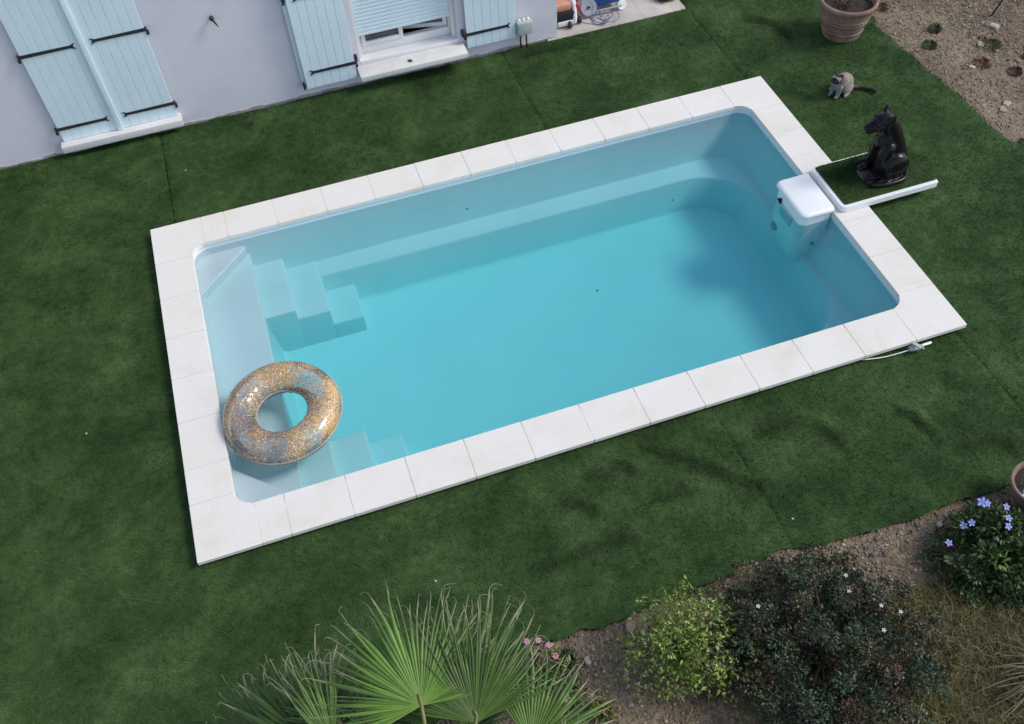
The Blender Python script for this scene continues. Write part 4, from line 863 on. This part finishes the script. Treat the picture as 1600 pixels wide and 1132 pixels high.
# ------------------------------------------------------------ fan palm
pm = empty('fan_palm', (-2.15, -4.80, TZ), 'fan palm with big folded green fronds and curling pale tips at the bottom edge', 'palm')
PO = Vector((-2.15, -4.80, TZ))
bm = bmesh.new(); tube(bm, curvept([(0, 0, -.05), (.01, 0, .25), (.0, .02, .55), (0, .05, .80)], 5), [.15]*6+[.13]*5+[.11]*5, 14)
for k in range(46):
    a = k*2.4; z = .03+k*.016; rr_ = .14-.02*z; box(bm, (rr_*math.cos(a), rr_*math.sin(a)+z*.04, z), (.035, .07, .09), a+math.pi, rot=Matrix.Rotation(a, 4, 'Z') @ Matrix.Rotation(R(20), 4, 'Y'))
build('trunk', bm, M['bark'], pm)
def frond(hub, axis, normal, rad, span, nseg, seed, shade=1.0, split=.58, droop=.12, cup=.10, pet_from=(0, .05, .80), dry=0):
    """a costapalmate fan: nseg folded segments spread over span degrees about axis"""
    rr = random.Random(seed); hub = Vector(hub)-PO; nrm = Vector(normal).normalized(); ax_ = Vector(axis); ax_ = (ax_-nrm*ax_.dot(nrm)).normalized(); sd_ = nrm.cross(ax_).normalized()
    V = []; F = []; Cc = []; tips = []
    half = R(span)/2; dth = R(span)/nseg
    for i in range(nseg):
        th = -half + dth*(i+.5); c0 = math.cos(th); 
        Lr = rad*(1-.22*(abs(th)/half)**2.2)*rr.uniform(.84, 1.08); sp = split*rr.uniform(.72, 1.12); tw = rr.uniform(-.03, .03); bendy = rr.uniform(.2, 2.4); side = rr.uniform(-.9, .9)
        rows = 15; b0 = len(V); tint = rr.uniform(.62, 1.3); tipdry = rr.random()
        for j in range(rows+1):
            t = j/rows; r = Lr*t; w = r*math.tan(dth/2)*1.02 if t <= sp else Lr*sp*math.tan(dth/2)*(max(0, 1-(t-sp)/(1-sp)))**.8
            w = max(w, .0011); thj = th + tw*t + side*.22*max(0, t-sp)**1.5
            dr = -droop*rad*bendy*max(0, (t-sp*.8))**2/(1-sp*.8)**2*.9 - cup*rad*(abs(th)/half)**2*t*.0 + cup*rad*t*t*.6*(1-abs(th)/half*.6)
            if t > .86: dr -= .5*(t-.86)**1.4*rad*bendy
            ctr = ax_*(math.cos(thj)*r) + sd_*(math.sin(thj)*r) + nrm*dr
            tv = (-ax_*math.sin(thj)+sd_*math.cos(thj))
            fold = min(w*1.15, .022)*(.7+.5*t)
            if j == rows: tips.append((hub+ctr, (ax_*math.cos(thj)+sd_*math.sin(thj)), tv))
            V += [tuple(hub+ctr-tv*w-nrm*fold*.5), tuple(hub+ctr+nrm*fold*.6), tuple(hub+ctr+tv*w-nrm*fold*.5)]
            g1 = (np.array((.105, .195, .026))*max(0, 1-t*1.2)+np.array((.064, .132, .025))*min(1, t*1.2))*tint*shade; 
            k = min(1, max(0, (t-.80)/.16)) if tipdry > .25 else min(1, max(0, (t-.9)/.1)); yel = np.array((.15, .24, .05))*shade
            base = g1*(1-.0) if t > .12 else g1*.5+yel*.5
            if dry: base = base*(1-dry)+np.array((.25, .19, .10))*dry
            cc = base*(1-k)+np.array((.34, .30, .19))*k; Cc += [cc, cc*1.18, cc]
        for j in range(rows):
            q = b0+j*3
            F += [(q, q+1, q+4, q+3), (q+1, q+2, q+5, q+4)]
    o = npmesh('frond', V, F, M['palmleaf'], pm, np.array(Cc))
    # loose pale threads curling off the split tips
    bm = bmesh.new()
    for p0, d_, e_ in tips:
        if rr.random() > .62: continue
        c_ = rr.uniform(-1, 1); l_ = rad*rr.uniform(.05, .17)
        tube(bm, curvept([p0-d_*l_*.6, p0, p0+d_*l_*.35+e_*c_*l_*.3-nrm*l_*.1, p0+d_*l_*.4+e_*c_*l_*.9-nrm*l_*.5], 3), [.0017]*9+[.0009], 3)
    m_ = M.get('thread')
    if m_ is None: m_ = M['thread'] = mat('pale_thread', (.36, .33, .24), .7); noise_col(m_, 12, [(.3, (.26, .23, .15)), (.7, (.45, .42, .32))])
    tag(build('threads', bm, m_, o), kind='stuff')
    bm = bmesh.new(); f0 = Vector(pet_from); mid = (f0+hub)/2+Vector((0, 0, .14)); pts = curvept([f0, mid, hub, hub+ax_*rad*.10+nrm*.006], 5)
    tube(bm, pts, [.018-.0008*i for i in range(len(pts))], 8); m_ = M.get('petiole')
    if m_ is None: m_ = M['petiole'] = mat('petiole', (.16, .17, .05), .5); noise_col(m_, 6, [(.3, (.11, .13, .035)), (.7, (.22, .20, .07))])
    build('petiole', bm, m_, o, True)
    # loose threads hanging from the tips
    return o
frond((-2.07, -4.13, 1.30), (-.03, 1, .28), (.05, -.30, 1), .68, 200, 50, 1, 1.1, droop=.14)
frond((-1.80, -4.30, 1.22), (.18, 1, .35), (-.10, -.42, 1), .68, 150, 44, 2, .62, droop=.18)
frond((-1.90, -4.25, 1.05), (.32, 1, .30), (.0, -.3, 1), .86, 90, 26, 3, .95, droop=.22)
frond((-2.72, -4.08, 1.02), (-.35, 1, .25), (-.1, -.25, 1), .66, 170, 36, 4, .62, droop=.2)
frond((-2.62, -4.15, 1.15), (-.12, 1, .40), (.3, -.45, 1), .60, 50, 14, 5, .9, droop=.1)
frond((-2.05, -4.25, .78), (0, 1, .1), (0, -.2, 1), .62, 300, 60, 17, .6, droop=.25)
frond((-1.95, -4.22, 1.0), (.05, 1, .3), (0, -.3, 1), .62, 150, 36, 18, .85, droop=.2)
frond((-2.95, -3.95, .80), (-.55, 1, .2), (-.1, -.2, 1), .62, 120, 26, 14, .6, droop=.3)
frond((-2.55, -4.02, 1.12), (-.75, .8, .12), (0, -.3, 1), .50, 90, 20, 15, .8, droop=.35)
frond((-2.35, -4.15, 1.0), (-.35, 1, .3), (.6, -.3, 1), .42, 60, 14, 16, 1.2, droop=.35, dry=.2)
frond((-1.52, -4.45, .95), (.75, .75, .12), (0, -.2, 1), .60, 130, 28, 6, .95, droop=.2)
frond((-2.45, -4.22, .90), (-.15, 1, .3), (.5, -.3, 1), .50, 70, 16, 7, 1.1, droop=.3, dry=.35)
frond((-2.2, -5.25, 1.15), (-.1, -1, .2), (0, .2, 1), .65, 180, 34, 8, .9)
frond((-2.75, -4.85, 1.10), (-1, -.1, .2), (.2, 0, 1), .62, 180, 34, 9, .9)
frond((-1.5, -4.9, 1.10), (1, -.2, .2), (-.2, 0, 1), .62, 170, 34, 10, .9)
# dried flower spray between the two big fronds
bm = bmesh.new(); rr = random.Random(4); c0 = Vector((.20, .66, 1.12))
for k in range(70):
    d = Vector((rr.uniform(-.09, .09), rr.uniform(-.10, .08), rr.uniform(-.02, .09))); tube(bm, curvept([c0+Vector((0, -.12, -.04)), c0+d*.5, c0+d], 3), [.003]*6+[.0012], 4)
tube(bm, curvept([(0, .05, .80), (.12, .35, 1.08), c0+Vector((0, -.12, -.04))], 4), .010, 6); build('dried_flower_spray', bm, mm, pm)
